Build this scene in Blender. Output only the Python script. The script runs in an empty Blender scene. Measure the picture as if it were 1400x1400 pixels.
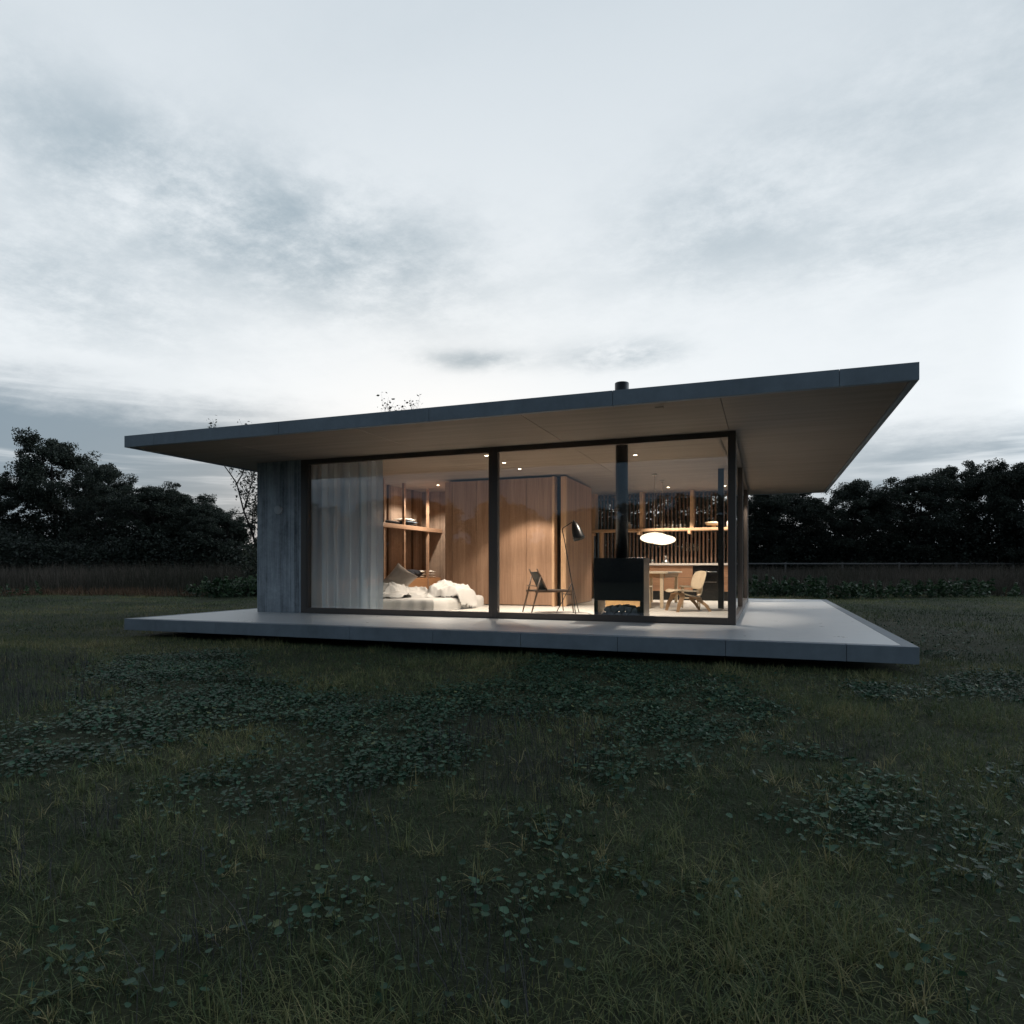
import bpy, bmesh, math, random
import numpy as np
from mathutils import Vector, Matrix, Euler, noise as mnoise

random.seed(7); RNG = np.random.default_rng(7)
S = bpy.context.scene
COL = S.collection
R = math.radians
GZ = -0.30                                    # lawn level; the deck top is z = 0
YAW = 0.358357
FW = Vector((-math.sin(YAW), math.cos(YAW), 0)); RT = Vector((math.cos(YAW), math.sin(YAW), 0))

# ------------------------------------------------------------------ scene objects
def tag(o, label=None, cat=None, group=None, kind=None):
    if label: o['label'] = label
    if cat: o['category'] = cat
    if group: o['group'] = group
    if kind: o['kind'] = kind
    return o

def thing(name, label, cat, loc=(0, 0, 0), rz=0, group=None):
    o = bpy.data.objects.new(name, None); COL.objects.link(o)
    o.empty_display_size = 0.1
    o.location = loc; o.rotation_euler = (0, 0, rz)
    return tag(o, label, cat, group)

def wloc(o):
    v = Vector((0, 0, 0))
    while o: v += o.location; o = o.parent
    return v

class MB:
    """collects faces for ONE mesh object (world coordinates unless built local)"""
    def __init__(s): s.v = []; s.f = []; s.sm = []
    def add(s, vs, fs, smooth=False):
        b = len(s.v); s.v += [tuple(x) for x in vs]
        s.f += [tuple(i + b for i in q) for q in fs]; s.sm += [smooth] * len(fs); return s
    def box(s, x0, x1, y0, y1, z0, z1):
        vs = [(x, y, z) for z in (z0, z1) for y in (y0, y1) for x in (x0, x1)]
        return s.add(vs, [(0, 2, 3, 1), (4, 5, 7, 6), (0, 1, 5, 4), (2, 6, 7, 3), (0, 4, 6, 2), (1, 3, 7, 5)])
    def bar(s, a, b, w, h, up=(0, 0, 1)):
        a = Vector(a); b = Vector(b); d = (b - a).normalized(); u = Vector(up)
        sd = d.cross(u)
        if sd.length < 1e-4: sd = d.cross(Vector((1, 0, 0)))
        sd.normalize(); u = sd.cross(d).normalized()
        vs = [p + sd * i * w / 2 + u * j * h / 2 for p in (a, b) for j in (-1, 1) for i in (-1, 1)]
        return s.add(vs, [(0, 2, 3, 1), (4, 5, 7, 6), (0, 1, 5, 4), (2, 6, 7, 3), (0, 4, 6, 2), (1, 3, 7, 5)])
    def tube(s, pts, rad, n=10, cap=True):
        pts = [Vector(p) for p in pts]
        rad = rad if isinstance(rad, (list, tuple)) else [rad] * len(pts)
        vs = []; ref = None
        for i, p in enumerate(pts):
            d = (pts[min(i + 1, len(pts) - 1)] - pts[max(i - 1, 0)]).normalized()
            if ref is None:
                ref = d.cross(Vector((0, 0, 1)))
                if ref.length < 1e-3: ref = Vector((1, 0, 0))
            ref = (ref - d * ref.dot(d)).normalized(); q = d.cross(ref)
            vs += [p + (ref * math.cos(2 * math.pi * k / n) + q * math.sin(2 * math.pi * k / n)) * rad[i] for k in range(n)]
        m = len(pts)
        fs = [(i * n + k, i * n + (k + 1) % n, (i + 1) * n + (k + 1) % n, (i + 1) * n + k) for i in range(m - 1) for k in range(n)]
        s.add(vs, fs, True)
        if cap:
            b = len(s.v) - len(vs)
            s.f += [tuple(b + k for k in reversed(range(n))), tuple(b + (m - 1) * n + k for k in range(n))]; s.sm += [False, False]
        return s
    def lathe(s, prof, c, n=28, axis=None):
        c = Vector(c); M = axis if axis is not None else Matrix.Identity(3)
        vs = [c + M @ Vector((r * math.cos(2 * math.pi * k / n), r * math.sin(2 * math.pi * k / n), z)) for r, z in prof for k in range(n)]
        fs = [(i * n + k, i * n + (k + 1) % n, (i + 1) * n + (k + 1) % n, (i + 1) * n + k) for i in range(len(prof) - 1) for k in range(n)]
        return s.add(vs, fs, True)
    def strip(s, pts, side, w, t):
        """bent plywood strip: centre line pts, width vector side, thickness t"""
        pts = [Vector(p) for p in pts]; sd = Vector(side).normalized(); vs = []
        w = w if isinstance(w, (list, tuple)) else [w] * len(pts)
        for i, p in enumerate(pts):
            d = (pts[min(i + 1, len(pts) - 1)] - pts[max(i - 1, 0)]).normalized()
            nrm = d.cross(sd).normalized()
            vs += [p - sd * w[i] / 2 - nrm * t / 2, p + sd * w[i] / 2 - nrm * t / 2, p + sd * w[i] / 2 + nrm * t / 2, p - sd * w[i] / 2 + nrm * t / 2]
        fs = [(i * 4 + k, i * 4 + (k + 1) % 4, i * 4 + 4 + (k + 1) % 4, i * 4 + 4 + k) for i in range(len(pts) - 1) for k in range(4)]
        fs += [(3, 2, 1, 0), tuple(4 * (len(pts) - 1) + k for k in range(4))]
        return s.add(vs, fs)
    def shell(s, fn, a, b, e, t, rings=7, n=40):
        """curved plate with a superellipse outline (half sizes a, b); fn(u, v) -> point"""
        P = [(0.0, 0.0)]
        for r in range(1, rings + 1):
            for k in range(n):
                th = 2 * math.pi * k / n; c, q = math.cos(th), math.sin(th)
                P.append((a * r / rings * math.copysign(abs(c) ** (2 / e), c), b * r / rings * math.copysign(abs(q) ** (2 / e), q)))
        top = []; bot = []
        for u, v in P:
            p = Vector(fn(u, v)); h = 1e-3
            nn = (Vector(fn(u + h, v)) - p).cross(Vector(fn(u, v + h)) - p).normalized()
            top.append(p + nn * t / 2); bot.append(p - nn * t / 2)
        N = len(P); fs = []
        for k in range(n):
            fs.append((0, 1 + k, 1 + (k + 1) % n)); fs.append((N, N + 1 + (k + 1) % n, N + 1 + k))
            for r in range(rings - 1):
                i, j = 1 + r * n + k, 1 + r * n + (k + 1) % n
                fs.append((i, i + n, j + n, j)); fs.append((N + i, N + j, N + j + n, N + i + n))
            i, j = 1 + (rings - 1) * n + k, 1 + (rings - 1) * n + (k + 1) % n
            fs.append((i, N + i, N + j, j))
        return s.add(top + bot, fs, True)
    def build(s, name, m, parent=None, local=False, bevel=0, seg=2):
        me = bpy.data.meshes.new(name)
        off = Vector((0, 0, 0)) if (parent is None or local) else wloc(parent)
        me.from_pydata([(x - off.x, y - off.y, z - off.z) for x, y, z in s.v], [], s.f)
        me.polygons.foreach_set('use_smooth', s.sm)
        me.materials.append(m); me.update()
        o = bpy.data.objects.new(name, me); COL.objects.link(o)
        if parent: o.parent = parent
        if bevel:
            b = o.modifiers.new('Bevel', 'BEVEL'); b.width = bevel; b.segments = seg; b.limit_method = 'ANGLE'; b.angle_limit = R(40)
        return o

def npmesh(name, V, faces_by_size, m, attrs=None, parent=None, smooth=False):
    """fast mesh from numpy: V (n,3); faces_by_size: list of (k, int array (f,k))"""
    me = bpy.data.meshes.new(name)
    loops = np.concatenate([f.reshape(-1) for k, f in faces_by_size]).astype(np.int32)
    tot = np.concatenate([np.full(len(f), k, np.int32) for k, f in faces_by_size])
    start = np.concatenate([[0], np.cumsum(tot)[:-1]]).astype(np.int32)
    me.vertices.add(len(V)); me.vertices.foreach_set('co', np.ascontiguousarray(V, np.float32).reshape(-1))
    me.loops.add(len(loops)); me.loops.foreach_set('vertex_index', loops)
    me.polygons.add(len(tot)); me.polygons.foreach_set('loop_start', start); me.polygons.foreach_set('loop_total', tot)
    if smooth: me.polygons.foreach_set('use_smooth', np.ones(len(tot), bool))
    for k, a in (attrs or {}).items():
        at = me.attributes.new(k, 'FLOAT', 'POINT'); at.data.foreach_set('value', np.ascontiguousarray(a, np.float32))
    me.update(calc_edges=True); me.materials.append(m)
    o = bpy.data.objects.new(name, me); COL.objects.link(o)
    if parent: o.parent = parent
    return o

# ------------------------------------------------------------------ node helpers
class X:
    """scalar socket with arithmetic"""
    def __init__(s, nt, k): s.nt = nt; s.k = k
    def op(s, o, *a, clamp=False):
        n = s.nt.nodes.new('ShaderNodeMath'); n.operation = o; n.use_clamp = clamp
        for i, q in enumerate((s,) + a):
            if isinstance(q, X): s.nt.links.new(q.k, n.inputs[i])
            else: n.inputs[i].default_value = q
        return X(s.nt, n.outputs[0])
    def __add__(s, b): return s.op('ADD', b)
    def __sub__(s, b): return s.op('SUBTRACT', b)
    def __mul__(s, b): return s.op('MULTIPLY', b)
    def __truediv__(s, b): return s.op('DIVIDE', b)
    def clamp(s): return s.op('ADD', 0.0, clamp=True)
    def ss(s, a, b):
        n = s.nt.nodes.new('ShaderNodeMapRange'); n.interpolation_type = 'SMOOTHSTEP'
        s.nt.links.new(s.k, n.inputs[0]); n.inputs[1].default_value = a; n.inputs[2].default_value = b
        return X(s.nt, n.outputs[0])

def link(nt, a, b): nt.links.new(a.k if isinstance(a, X) else a, b)
def mixc(nt, f, a, b, mode='MIX'):
    n = nt.nodes.new('ShaderNodeMix'); n.data_type = 'RGBA'; n.blend_type = mode
    for i, q in ((0, f), (6, a), (7, b)):
        if isinstance(q, X): nt.links.new(q.k, n.inputs[i])
        elif isinstance(q, bpy.types.NodeSocket): nt.links.new(q, n.inputs[i])
        else: n.inputs[i].default_value = q if i == 0 else (*q[:3], 1)
    return n.outputs[2]
def ramp(nt, f, stops):
    n = nt.nodes.new('ShaderNodeValToRGB'); link(nt, f, n.inputs[0])
    e = n.color_ramp.elements
    while len(e) < len(stops): e.new(0.5)
    for i, (p, c) in enumerate(stops): e[i].position = p; e[i].color = (*c, 1)
    return n.outputs[0]
def coords(nt, scale=(1, 1, 1), kind='Object', rot=(0, 0, 0)):
    tc = nt.nodes.new('ShaderNodeTexCoord'); mp = nt.nodes.new('ShaderNodeMapping')
    nt.links.new(tc.outputs[kind], mp.inputs[0]); mp.inputs['Scale'].default_value = scale; mp.inputs['Rotation'].default_value = rot
    return mp.outputs[0]
def noisex(nt, vec, scale, detail=4, rough=0.55, dist=0.0):
    n = nt.nodes.new('ShaderNodeTexNoise'); nt.links.new(vec, n.inputs['Vector'])
    n.inputs['Scale'].default_value = scale; n.inputs['Detail'].default_value = detail
    n.inputs['Roughness'].default_value = rough; n.inputs['Distortion'].default_value = dist
    return X(nt, n.outputs[0])
def attr(nt, name):
    n = nt.nodes.new('ShaderNodeAttribute'); n.attribute_name = name; return X(nt, n.outputs['Fac'])
def bump(nt, h, b, strength=0.3, dist=0.01):
    n = nt.nodes.new('ShaderNodeBump'); link(nt, h, n.inputs['Height'])
    n.inputs['Strength'].default_value = strength; n.inputs['Distance'].default_value = dist
    nt.links.new(n.outputs[0], b.inputs['Normal'])

def mat(name, col=(.5, .5, .5), rough=.6, metal=0, spec=.5):
    m = bpy.data.materials.new(name); m.use_nodes = True; nt = m.node_tree
    b = nt.nodes['Principled BSDF']
    b.inputs['Base Color'].default_value = (*col, 1); b.inputs['Roughness'].default_value = rough
    b.inputs['Metallic'].default_value = metal; b.inputs['Specular IOR Level'].default_value = spec
    return m, nt, b

def speckled(name, col, rough=.6, metal=0, spec=.5, var=.15, scale=30, bmp=.1):
    m, nt, b = mat(name, col, rough, metal, spec)
    v = coords(nt); n = noisex(nt, v, scale)
    nt.links.new(mixc(nt, n, [c * (1 - var) for c in col], [min(1, c * (1 + var)) for c in col]), b.inputs['Base Color'])
    link(nt, n * .2 + (rough - .1), b.inputs['Roughness'])
    if bmp: bump(nt, n, b, bmp, .004)
    return m

def wood(name, c0, c1, axis='Z', rough=.45, spec=.35, plank=0, grain=1.0):
    m, nt, b = mat(name, c0, rough, 0, spec)
    def sc(long, cross): return tuple(long if a == axis else cross for a in 'XYZ')
    n1 = noisex(nt, coords(nt, sc(.5, 7)), 1.0, 3, .5, .4)
    n2 = noisex(nt, coords(nt, sc(1.2, 60 * grain)), 1.0, 5, .65)
    n3 = noisex(nt, coords(nt, sc(2.0, 220 * grain)), 1.0, 2, .5)
    f = n1 * .62 + n2 * .48 + n3 * .22 - .16
    nt.links.new(ramp(nt, f, [(.3, c0), (.5, [(a + q) / 2 for a, q in zip(c0, c1)]), (.68, c1)]), b.inputs['Base Color'])
    link(nt, n2 * .25 + (rough - .12), b.inputs['Roughness'])
    bump(nt, n2 + n3, b, .12, .002)
    return m

def concrete(name, c, rough=.55, var=.18, bmp=.12, stain=.5, spec=.5):
    m, nt, b = mat(name, c, rough, 0, spec)
    v = coords(nt)
    big = noisex(nt, v, .9, 5, .6, .3); mid = noisex(nt, v, 6, 6, .65); fine = noisex(nt, v, 90, 3, .6)
    st = noisex(nt, coords(nt, (5, 5, .5)), 1.5, 4, .6)
    f = big * .45 + mid * .3 + fine * .12 + st * (.13 * stain * 2)
    nt.links.new(ramp(nt, f, [(.32, [q * (1 - var) for q in c]), (.52, c), (.7, [q * (1 + var) for q in c])]), b.inputs['Base Color'])
    link(nt, mid * .3 + big * .15 + (rough - .22), b.inputs['Roughness'])
    bump(nt, mid * .5 + fine, b, bmp, .004)
    return m

def board_wall(name, c0, c1, w=.105, axis='X', rough=.75, bmp=.5):
    """board-marked face: uneven board widths, faint joints, mottling and run-down stains"""
    m, nt, b = mat(name, c0, rough, 0, .35)
    v = coords(nt)
    sp = nt.nodes.new('ShaderNodeSeparateXYZ'); nt.links.new(v, sp.inputs[0])
    ax = X(nt, sp.outputs[axis])
    wv = nt.nodes.new('ShaderNodeTexNoise'); wv.noise_dimensions = '1D'; link(nt, ax * 4.0, wv.inputs['W']); wv.inputs['Detail'].default_value = 1
    t = ax / w + X(nt, wv.outputs[0]) * 2.6
    idx = t.op('FLOOR'); fr = t.op('FRACT')
    wn = nt.nodes.new('ShaderNodeTexWhiteNoise'); wn.noise_dimensions = '1D'; link(nt, idx, wn.inputs['W'])
    rb = X(nt, wn.outputs['Value'])
    edge = fr.op('SUBTRACT', .5).op('ABSOLUTE').ss(.46, .5)
    gr = noisex(nt, coords(nt, (55, 55, 1.6)), 1.0, 6, .7); bl = noisex(nt, v, 2.2, 6, .68, .6); dr = noisex(nt, coords(nt, (11, 11, .8)), 1.0, 5, .65); fi = noisex(nt, v, 22, 5, .7)
    f = (rb * .20 + gr * .38 + bl * .42 + dr * .40 + fi * .18 - .30) - edge * .16
    nt.links.new(ramp(nt, f, [(.30, c0), (.46, [(p * .55 + q * .45) for p, q in zip(c0, c1)]), (.68, c1)]), b.inputs['Base Color'])
    bump(nt, rb * .25 + gr * .5 + fi * .4 - edge * .5, b, bmp, .006)
    return m

def leafmat(name, stops, rough=.55, spec=.3, trans=.25):
    m, nt, b = mat(name, stops[0][1], rough, 0, spec)
    c = ramp(nt, attr(nt, 'tint'), stops); nt.links.new(c, b.inputs['Base Color'])
    if trans:
        tr = nt.nodes.new('ShaderNodeBsdfTranslucent'); nt.links.new(c, tr.inputs[0])
        mx = nt.nodes.new('ShaderNodeMixShader'); mx.inputs[0].default_value = trans
        nt.links.new(b.outputs[0], mx.inputs[1]); nt.links.new(tr.outputs[0], mx.inputs[2])
        nt.links.new(mx.outputs[0], nt.nodes['Material Output'].inputs[0])
    return m

def glass(name, tint=(.95, .96, .955), f0=.07, rough=0.0):
    """pane: see-through with a Schlick mirror term on both faces"""
    m = bpy.data.materials.new(name); m.use_nodes = True; nt = m.node_tree; nt.nodes.clear()
    out = nt.nodes.new('ShaderNodeOutputMaterial'); ge = nt.nodes.new('ShaderNodeNewGeometry')
    dp = nt.nodes.new('ShaderNodeVectorMath'); dp.operation = 'DOT_PRODUCT'
    nt.links.new(ge.outputs['Normal'], dp.inputs[0]); nt.links.new(ge.outputs['Incoming'], dp.inputs[1])
    c = X(nt, dp.outputs['Value']).op('ABSOLUTE')
    fr = (c * -1.0 + 1.0).op('POWER', 5.0) * (1 - f0) + f0
    t = nt.nodes.new('ShaderNodeBsdfTransparent'); t.inputs[0].default_value = (*tint, 1)
    g = nt.nodes.new('ShaderNodeBsdfGlossy'); g.inputs['Roughness'].default_value = rough
    mx = nt.nodes.new('ShaderNodeMixShader'); link(nt, fr, mx.inputs[0])
    nt.links.new(t.outputs[0], mx.inputs[1]); nt.links.new(g.outputs[0], mx.inputs[2]); nt.links.new(mx.outputs[0], out.inputs[0])
    return m

def glow(name, col, strength, base=(.9, .88, .84)):
    m, nt, b = mat(name, base, .5)
    b.inputs['Emission Color'].default_value = (*col, 1); b.inputs['Emission Strength'].default_value = strength
    return m

M = {}
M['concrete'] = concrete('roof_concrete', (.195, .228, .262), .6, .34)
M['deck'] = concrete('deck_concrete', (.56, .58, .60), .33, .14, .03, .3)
M['floor'] = concrete('floor_screed', (.62, .59, .54), .45, .06, .02, .1)
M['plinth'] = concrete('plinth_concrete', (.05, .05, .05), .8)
M['pier'] = board_wall('board_marked_concrete', (.065, .078, .09), (.42, .46, .50), .105, 'X', .75, .8)
M['pier_side'] = board_wall('board_marked_concrete_side', (.13, .15, .17), (.40, .44, .48), .105, 'Y')
M['lining'] = board_wall('rough_timber_lining', (.085, .058, .043), (.30, .22, .165), .125, 'Y', .7, .3)
M['lining_end'] = board_wall('rough_timber_lining_end', (.085, .058, .043), (.30, .22, .165), .125, 'X', .7, .3)
M['ceiling'] = wood('ceiling_plywood', (.190, .156, .128), (.265, .224, .190), 'X', .6, .25)
M['veneer'] = wood('cabinet_veneer', (.24, .135, .084), (.465, .295, .195), 'Z', .42, .3)
M['veneer_x'] = wood('drawer_veneer', (.28, .145, .085), (.45, .26, .155), 'X', .42, .3)
M['shelfwood'] = wood('shelf_timber', (.26, .165, .108), (.40, .272, .188), 'Y', .45, .3)
M['shelfwood_x'] = wood('shelf_timber_long', (.50, .30, .17), (.68, .46, .29), 'X', .45, .3)
M['slat'] = wood('slat_timber', (.10, .062, .042), (.20, .125, .085), 'Z', .55, .3)
M['post'] = wood('post_timber', (.50, .30, .17), (.68, .46, .29), 'Z', .45, .3)
M['oak'] = wood('pale_oak', (.60, .48, .33), (.76, .63, .47), 'X', .42, .35)
M['oak_leg'] = wood('pale_oak_leg', (.57, .44, .29), (.72, .57, .40), 'Z', .42, .35)
M['ply_edge'] = wood('brown_plywood', (.33, .19, .095), (.46, .29, .16), 'Z', .42, .35)
M['walnut'] = wood('dark_walnut', (.07, .042, .028), (.13, .08, .05), 'X', .4, .35)
M['frame'] = speckled('bronze_aluminium', (.085, .071, .063), .45, .3, .5, .12, 60, .03)
M['steel'] = speckled('black_steel', (.012, .013, .015), .38, .2, .5, .25, 25, .05)
M['steel_in'] = speckled('raw_steel_side', (.16, .13, .11), .35, .7, .5, .2, 14, .03)
M['black'] = speckled('black_lacquer', (.012, .012, .013), .3, 0, .5, .2, 40, 0)
M['leather'] = speckled('black_sling_leather', (.022, .022, .021), .55, 0, .4, .3, 120, .2)
M['linen'] = speckled('white_linen', (.56, .54, .515), .85, 0, .2, .05, 200, .12)
M['pillow'] = speckled('sand_pillow_linen', (.50, .44, .38), .85, 0, .2, .07, 160, .12)
M['stone'] = speckled('pale_stone_worktop', (.72, .66, .60), .35, 0, .5, .05, 60, 0)
M['ceramic'] = speckled('white_ceramic', (.74, .68, .6), .35, 0, .5, .05, 40, 0)
M['char'] = speckled('charred_log', (.30, .30, .31), .8, 0, .3, .5, 18, .8)
M['chestwood'] = wood('honey_wood', (.46, .28, .125), (.58, .37, .18), 'X', .45, .3)
M['drawerwood'] = wood('drawer_timber', (.40, .21, .10), (.52, .30, .16), 'Y', .45, .3)
M['vent'] = speckled('grey_vent_cap', (.36, .38, .40), .55, 0, .4, .06, 50, 0)
M['glass'] = glass('window_glass'); M['glass_rear'] = glass('rear_window_glass', f0=.02)
M['drink'] = glass('drinking_glass', (.90, .92, .92), .22, .18)
M['ovenglass'] = speckled('black_oven_glass', (.012, .012, .013), .12, 0, .6, .2, 40, 0)
M['chrome'] = speckled('brushed_chrome', (.6, .58, .55), .25, 1, .5, .05, 80, 0)
M['cloth_white'] = speckled('white_cotton', (.70, .67, .62), .9, 0, .2, .08, 120, .1)
M['cloth_dark'] = speckled('dark_cotton', (.02, .022, .028), .9, 0, .2, .2, 120, .1)
M['cloth_blue'] = speckled('grey_blue_cotton', (.10, .13, .16), .9, 0, .2, .15, 120, .1)
M['cable'] = speckled('pale_cable', (.55, .42, .30), .5, 0, .3, .1, 50, 0)
M['lens'] = glow('lamp_lens', (1.0, .82, .58), 22)
M['shade'] = glow('pendant_shade', (1.0, .83, .62), 1.9, (.85, .8, .72))
M['railwood'] = speckled('weathered_rail', (.16, .15, .145), .8, 0, .3, .3, 20, .2)

def sheer():
    m = bpy.data.materials.new('sheer_curtain'); m.use_nodes = True; nt = m.node_tree; nt.nodes.clear()
    out = nt.nodes.new('ShaderNodeOutputMaterial')
    weave = noisex(nt, coords(nt, (260, 260, 200)), 1.0, 3, .6)
    d = nt.nodes.new('ShaderNodeBsdfDiffuse'); d.inputs[0].default_value = (.76, .86, .94, 1)
    t = nt.nodes.new('ShaderNodeBsdfTranslucent'); t.inputs[0].default_value = (.66, .71, .75, 1)
    p = nt.nodes.new('ShaderNodeBsdfTransparent')
    a = nt.nodes.new('ShaderNodeMixShader'); a.inputs[0].default_value = .13
    nt.links.new(d.outputs[0], a.inputs[1]); nt.links.new(t.outputs[0], a.inputs[2])
    q = nt.nodes.new('ShaderNodeMixShader'); link(nt, weave * .16 + .15, q.inputs[0])
    nt.links.new(a.outputs[0], q.inputs[1]); nt.links.new(p.outputs[0], q.inputs[2]); nt.links.new(q.outputs[0], out.inputs[0])
    return m
M['sheer'] = sheer()
# ================================================================== THE PAVILION
XL, XR, Y0, Y1 = -9.803, 1.517, 8.104, 19.417
ZS, ZT = 2.80, 2.987
HX0, HX1, HY0, HY1 = -9.0, -0.39, 10.27, 18.32
pav = thing('pavilion', 'low flat-roofed concrete and glass pavilion glowing warmly above the dark lawn', 'house', (-4.14, 13.76, GZ))

def ring(mb, w, z0, z1, joints, gap=.005):
    """edge blocks round the plan, split at the joints"""
    def cuts(a, b, js):
        e = [a] + [j for j in js if a + .2 < j < b - .2] + [b]; return [(e[i] + (gap / 2 if i else 0), e[i + 1] - (gap / 2 if i + 2 < len(e) else 0)) for i in range(len(e) - 1)]
    for a, b in cuts(XL, XR, joints): mb.box(a, b, Y0, Y0 + w, z0, z1)
    for a, b in cuts(XL, XR, joints): mb.box(a, b, Y1 - w, Y1, z0, z1)
    ys = [Y0 + (j - XL) for j in joints]
    for a, b in cuts(Y0 + w + gap, Y1 - w - gap, ys): mb.box(XL, XL + w, a, b, z0, z1); mb.box(XR - w, XR, a, b, z0, z1)

# roof: joints every 2.48 m, fine ones between
b = MB(); b.box(XL + .076, XR - .076, Y0 + .076, Y1 - .076, 2.842, ZT - .004)
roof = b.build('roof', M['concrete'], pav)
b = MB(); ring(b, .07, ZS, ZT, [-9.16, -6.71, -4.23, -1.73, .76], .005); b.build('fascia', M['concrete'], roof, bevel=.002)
b = MB()
sx = [XL + .076, -7.95, -5.46, -2.965, -.482, XR - .076]
for i in range(5): b.box(sx[i] + .003, sx[i + 1] - .003, Y0 + .076, Y1 - .076, 2.815, 2.836)
b.build('ceiling', M['ceiling'], pav)
b = MB(); b.box(-1.27, -1.17, 8.42, 8.52, 2.808, 2.8145); b.build('access_hatch', M['ceiling'], pav)
# deck
b = MB(); b.box(XL + .145, XR - .145, Y0 + .145, Y1 - .145, -.18, 0)
deck = b.build('deck', M['deck'], pav)
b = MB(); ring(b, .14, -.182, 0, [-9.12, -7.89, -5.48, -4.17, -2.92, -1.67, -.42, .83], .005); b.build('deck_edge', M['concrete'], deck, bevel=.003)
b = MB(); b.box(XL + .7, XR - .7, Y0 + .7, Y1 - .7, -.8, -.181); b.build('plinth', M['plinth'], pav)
b = MB(); b.box(HX0 + .31, HX1 - .112, HY0 + .11, HY1 - .02, .002, .012); b.build('floor', M['floor'], pav)
# walls
b = MB(); b.box(HX0, -8.0, HY0, HY0 + .14, .001, 2.814); b.build('wall', M['pier'], pav, bevel=.004)
b = MB(); b.box(HX0 + .002, HX0 + .30, HY0 + .142, HY1, .001, 2.814); b.build('wall', M['pier_side'], pav)
b = MB(); b.box(HX0 + .302, -4.36, HY1 - .25, HY1, .001, 2.814); b.build('wall', M['pier'], pav)
b = MB(); b.box(HX0 + .302, -8.44, HY0 + .145, 15.80, .013, 2.812)
lin = b.build('wall_lining', M['lining'], pav)
b = MB(); b.box(HX0 + .302, -6.70, 15.802, 15.90, .013, 2.812); b.build('wall_lining', M['lining_end'], pav)

def window(axis, a0, a1, c, sill=.10, head=.085, jl=.07, jr=.07, dep=.10, z1=2.8145):
    """frame from a0 to a1 along axis; c = outer face; glazed in the middle"""
    def bx(mb, p0, p1, d0, d1, z0, z2):
        if axis == 'X': mb.box(p0, p1, c + d0, c + d1, z0, z2)
        else: mb.box(c - d1, c - d0, p0, p1, z0, z2)
    f = MB(); z0 = .0015
    bx(f, a0, a0 + jl, 0, dep, z0, z1); bx(f, a1 - jr, a1, 0, dep, z0, z1)
    bx(f, a0 + jl, a1 - jr, .003, dep - .003, z0, sill); bx(f, a0 + jl, a1 - jr, .003, dep - .003, z1 - head, z1)
    fr = f.build('window', M['frame'], pav, bevel=.003)
    g = MB(); bx(g, a0 + jl - .004, a1 - jr + .004, .045, .057, sill - .004, z1 - head + .004); g.build('pane', M['glass'], fr)
    return fr
w1 = window('X', -8.0, -4.181, HY0, jl=.16, jr=.078)
# a slim inner bead in the left jamb
b = MB(); b.box(-7.90, -7.868, HY0 - .012, HY0 - .0005, .1, 2.73); b.build('glazing_bead', M['frame'], w1)
w2 = window('X', -4.179, HX1, HY0, jl=.078, jr=.11)
w3 = window('Y', HY0 + .101, 13.55, HX1, jl=.05, jr=.06)
w4 = window('Y', 13.552, 17.40, HX1, jl=.06, jr=.06)
w5 = window('Y', 17.402, HY1 - .102, HX1, jl=.06, jr=.05)
w6 = window('X', -4.358, HX1, HY1 - .10, jl=.06, jr=.11)
w6.children[0].data.materials[0] = M['glass_rear']
b = MB(); b.box(-6.2, -4.42, 18.02, 18.06, .0125, 2.812); b.build('wall_lining', M['post'], pav)
b = MB(); b.box(-.875, -.765, 14.085, 14.195, .0125, 2.8145); b.build('column', M['steel'], pav, bevel=.004)
# slatted screen in front of the rear window
b = MB(); x = -4.22
while x < -.56: b.box(x, x + .04, 18.10, 18.165, .95, 2.813); x += .1005
b.build('slat_screen', M['slat'], pav)

# round vent on the concrete pier
vt = thing('wall_vent', 'round pale grey vent cap on the board-marked concrete wall left of the curtain', 'vent', (-8.49, HY0, 1.91))
ax = Matrix.Rotation(R(90), 3, 'X')
b = MB(); b.lathe([(0, .045), (.07, .045), (.082, .038), (.085, .028), (.085, .0)], (-8.49, HY0 - .0005, 1.91), 36, ax); b.build('cap', M['vent'], vt)

# ------------------------------------------------------------------ wood core
core = thing('wardrobe_block', 'tall wood-veneered wardrobe block standing in the middle of the room', 'wardrobe', (-5.35, 14.95, .012))
b = MB(); b.box(-6.74, -3.985, 13.93, 16.08, .0125, 2.795); b.build('carcass', M['black'], core)
for i in range(4):
    x1 = -4.232 - i * .59
    b = MB(); b.box(x1 - .584, x1, 13.75, 13.79, .03, 2.765); b.build('door', M['veneer'], core, bevel=.002)
b = MB(); b.box(-6.76, -6.597, 13.75, 13.925, .03, 2.765); b.build('end_panel', M['veneer'], core)
b = MB(); b.box(-6.76, -6.742, 13.93, 16.08, .03, 2.765); b.build('end_panel', M['veneer'], core)
b = MB(); b.box(-4.229, -4.175, 13.70, 13.925, .0125, 2.775); b.build('fin', M['post'], core, bevel=.003)
b = MB(); b.box(-4.06, -3.95, 13.80, 13.925, .0125, 2.775); b.build('fin', M['post'], core, bevel=.003)
for y0, y1 in ((13.93, 15.0), (15.004, 16.08)):
    b = MB(); b.box(-3.982, -3.95, y0, y1, .03, 2.765); b.build('side_panel', M['veneer'], core, bevel=.002)

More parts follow.
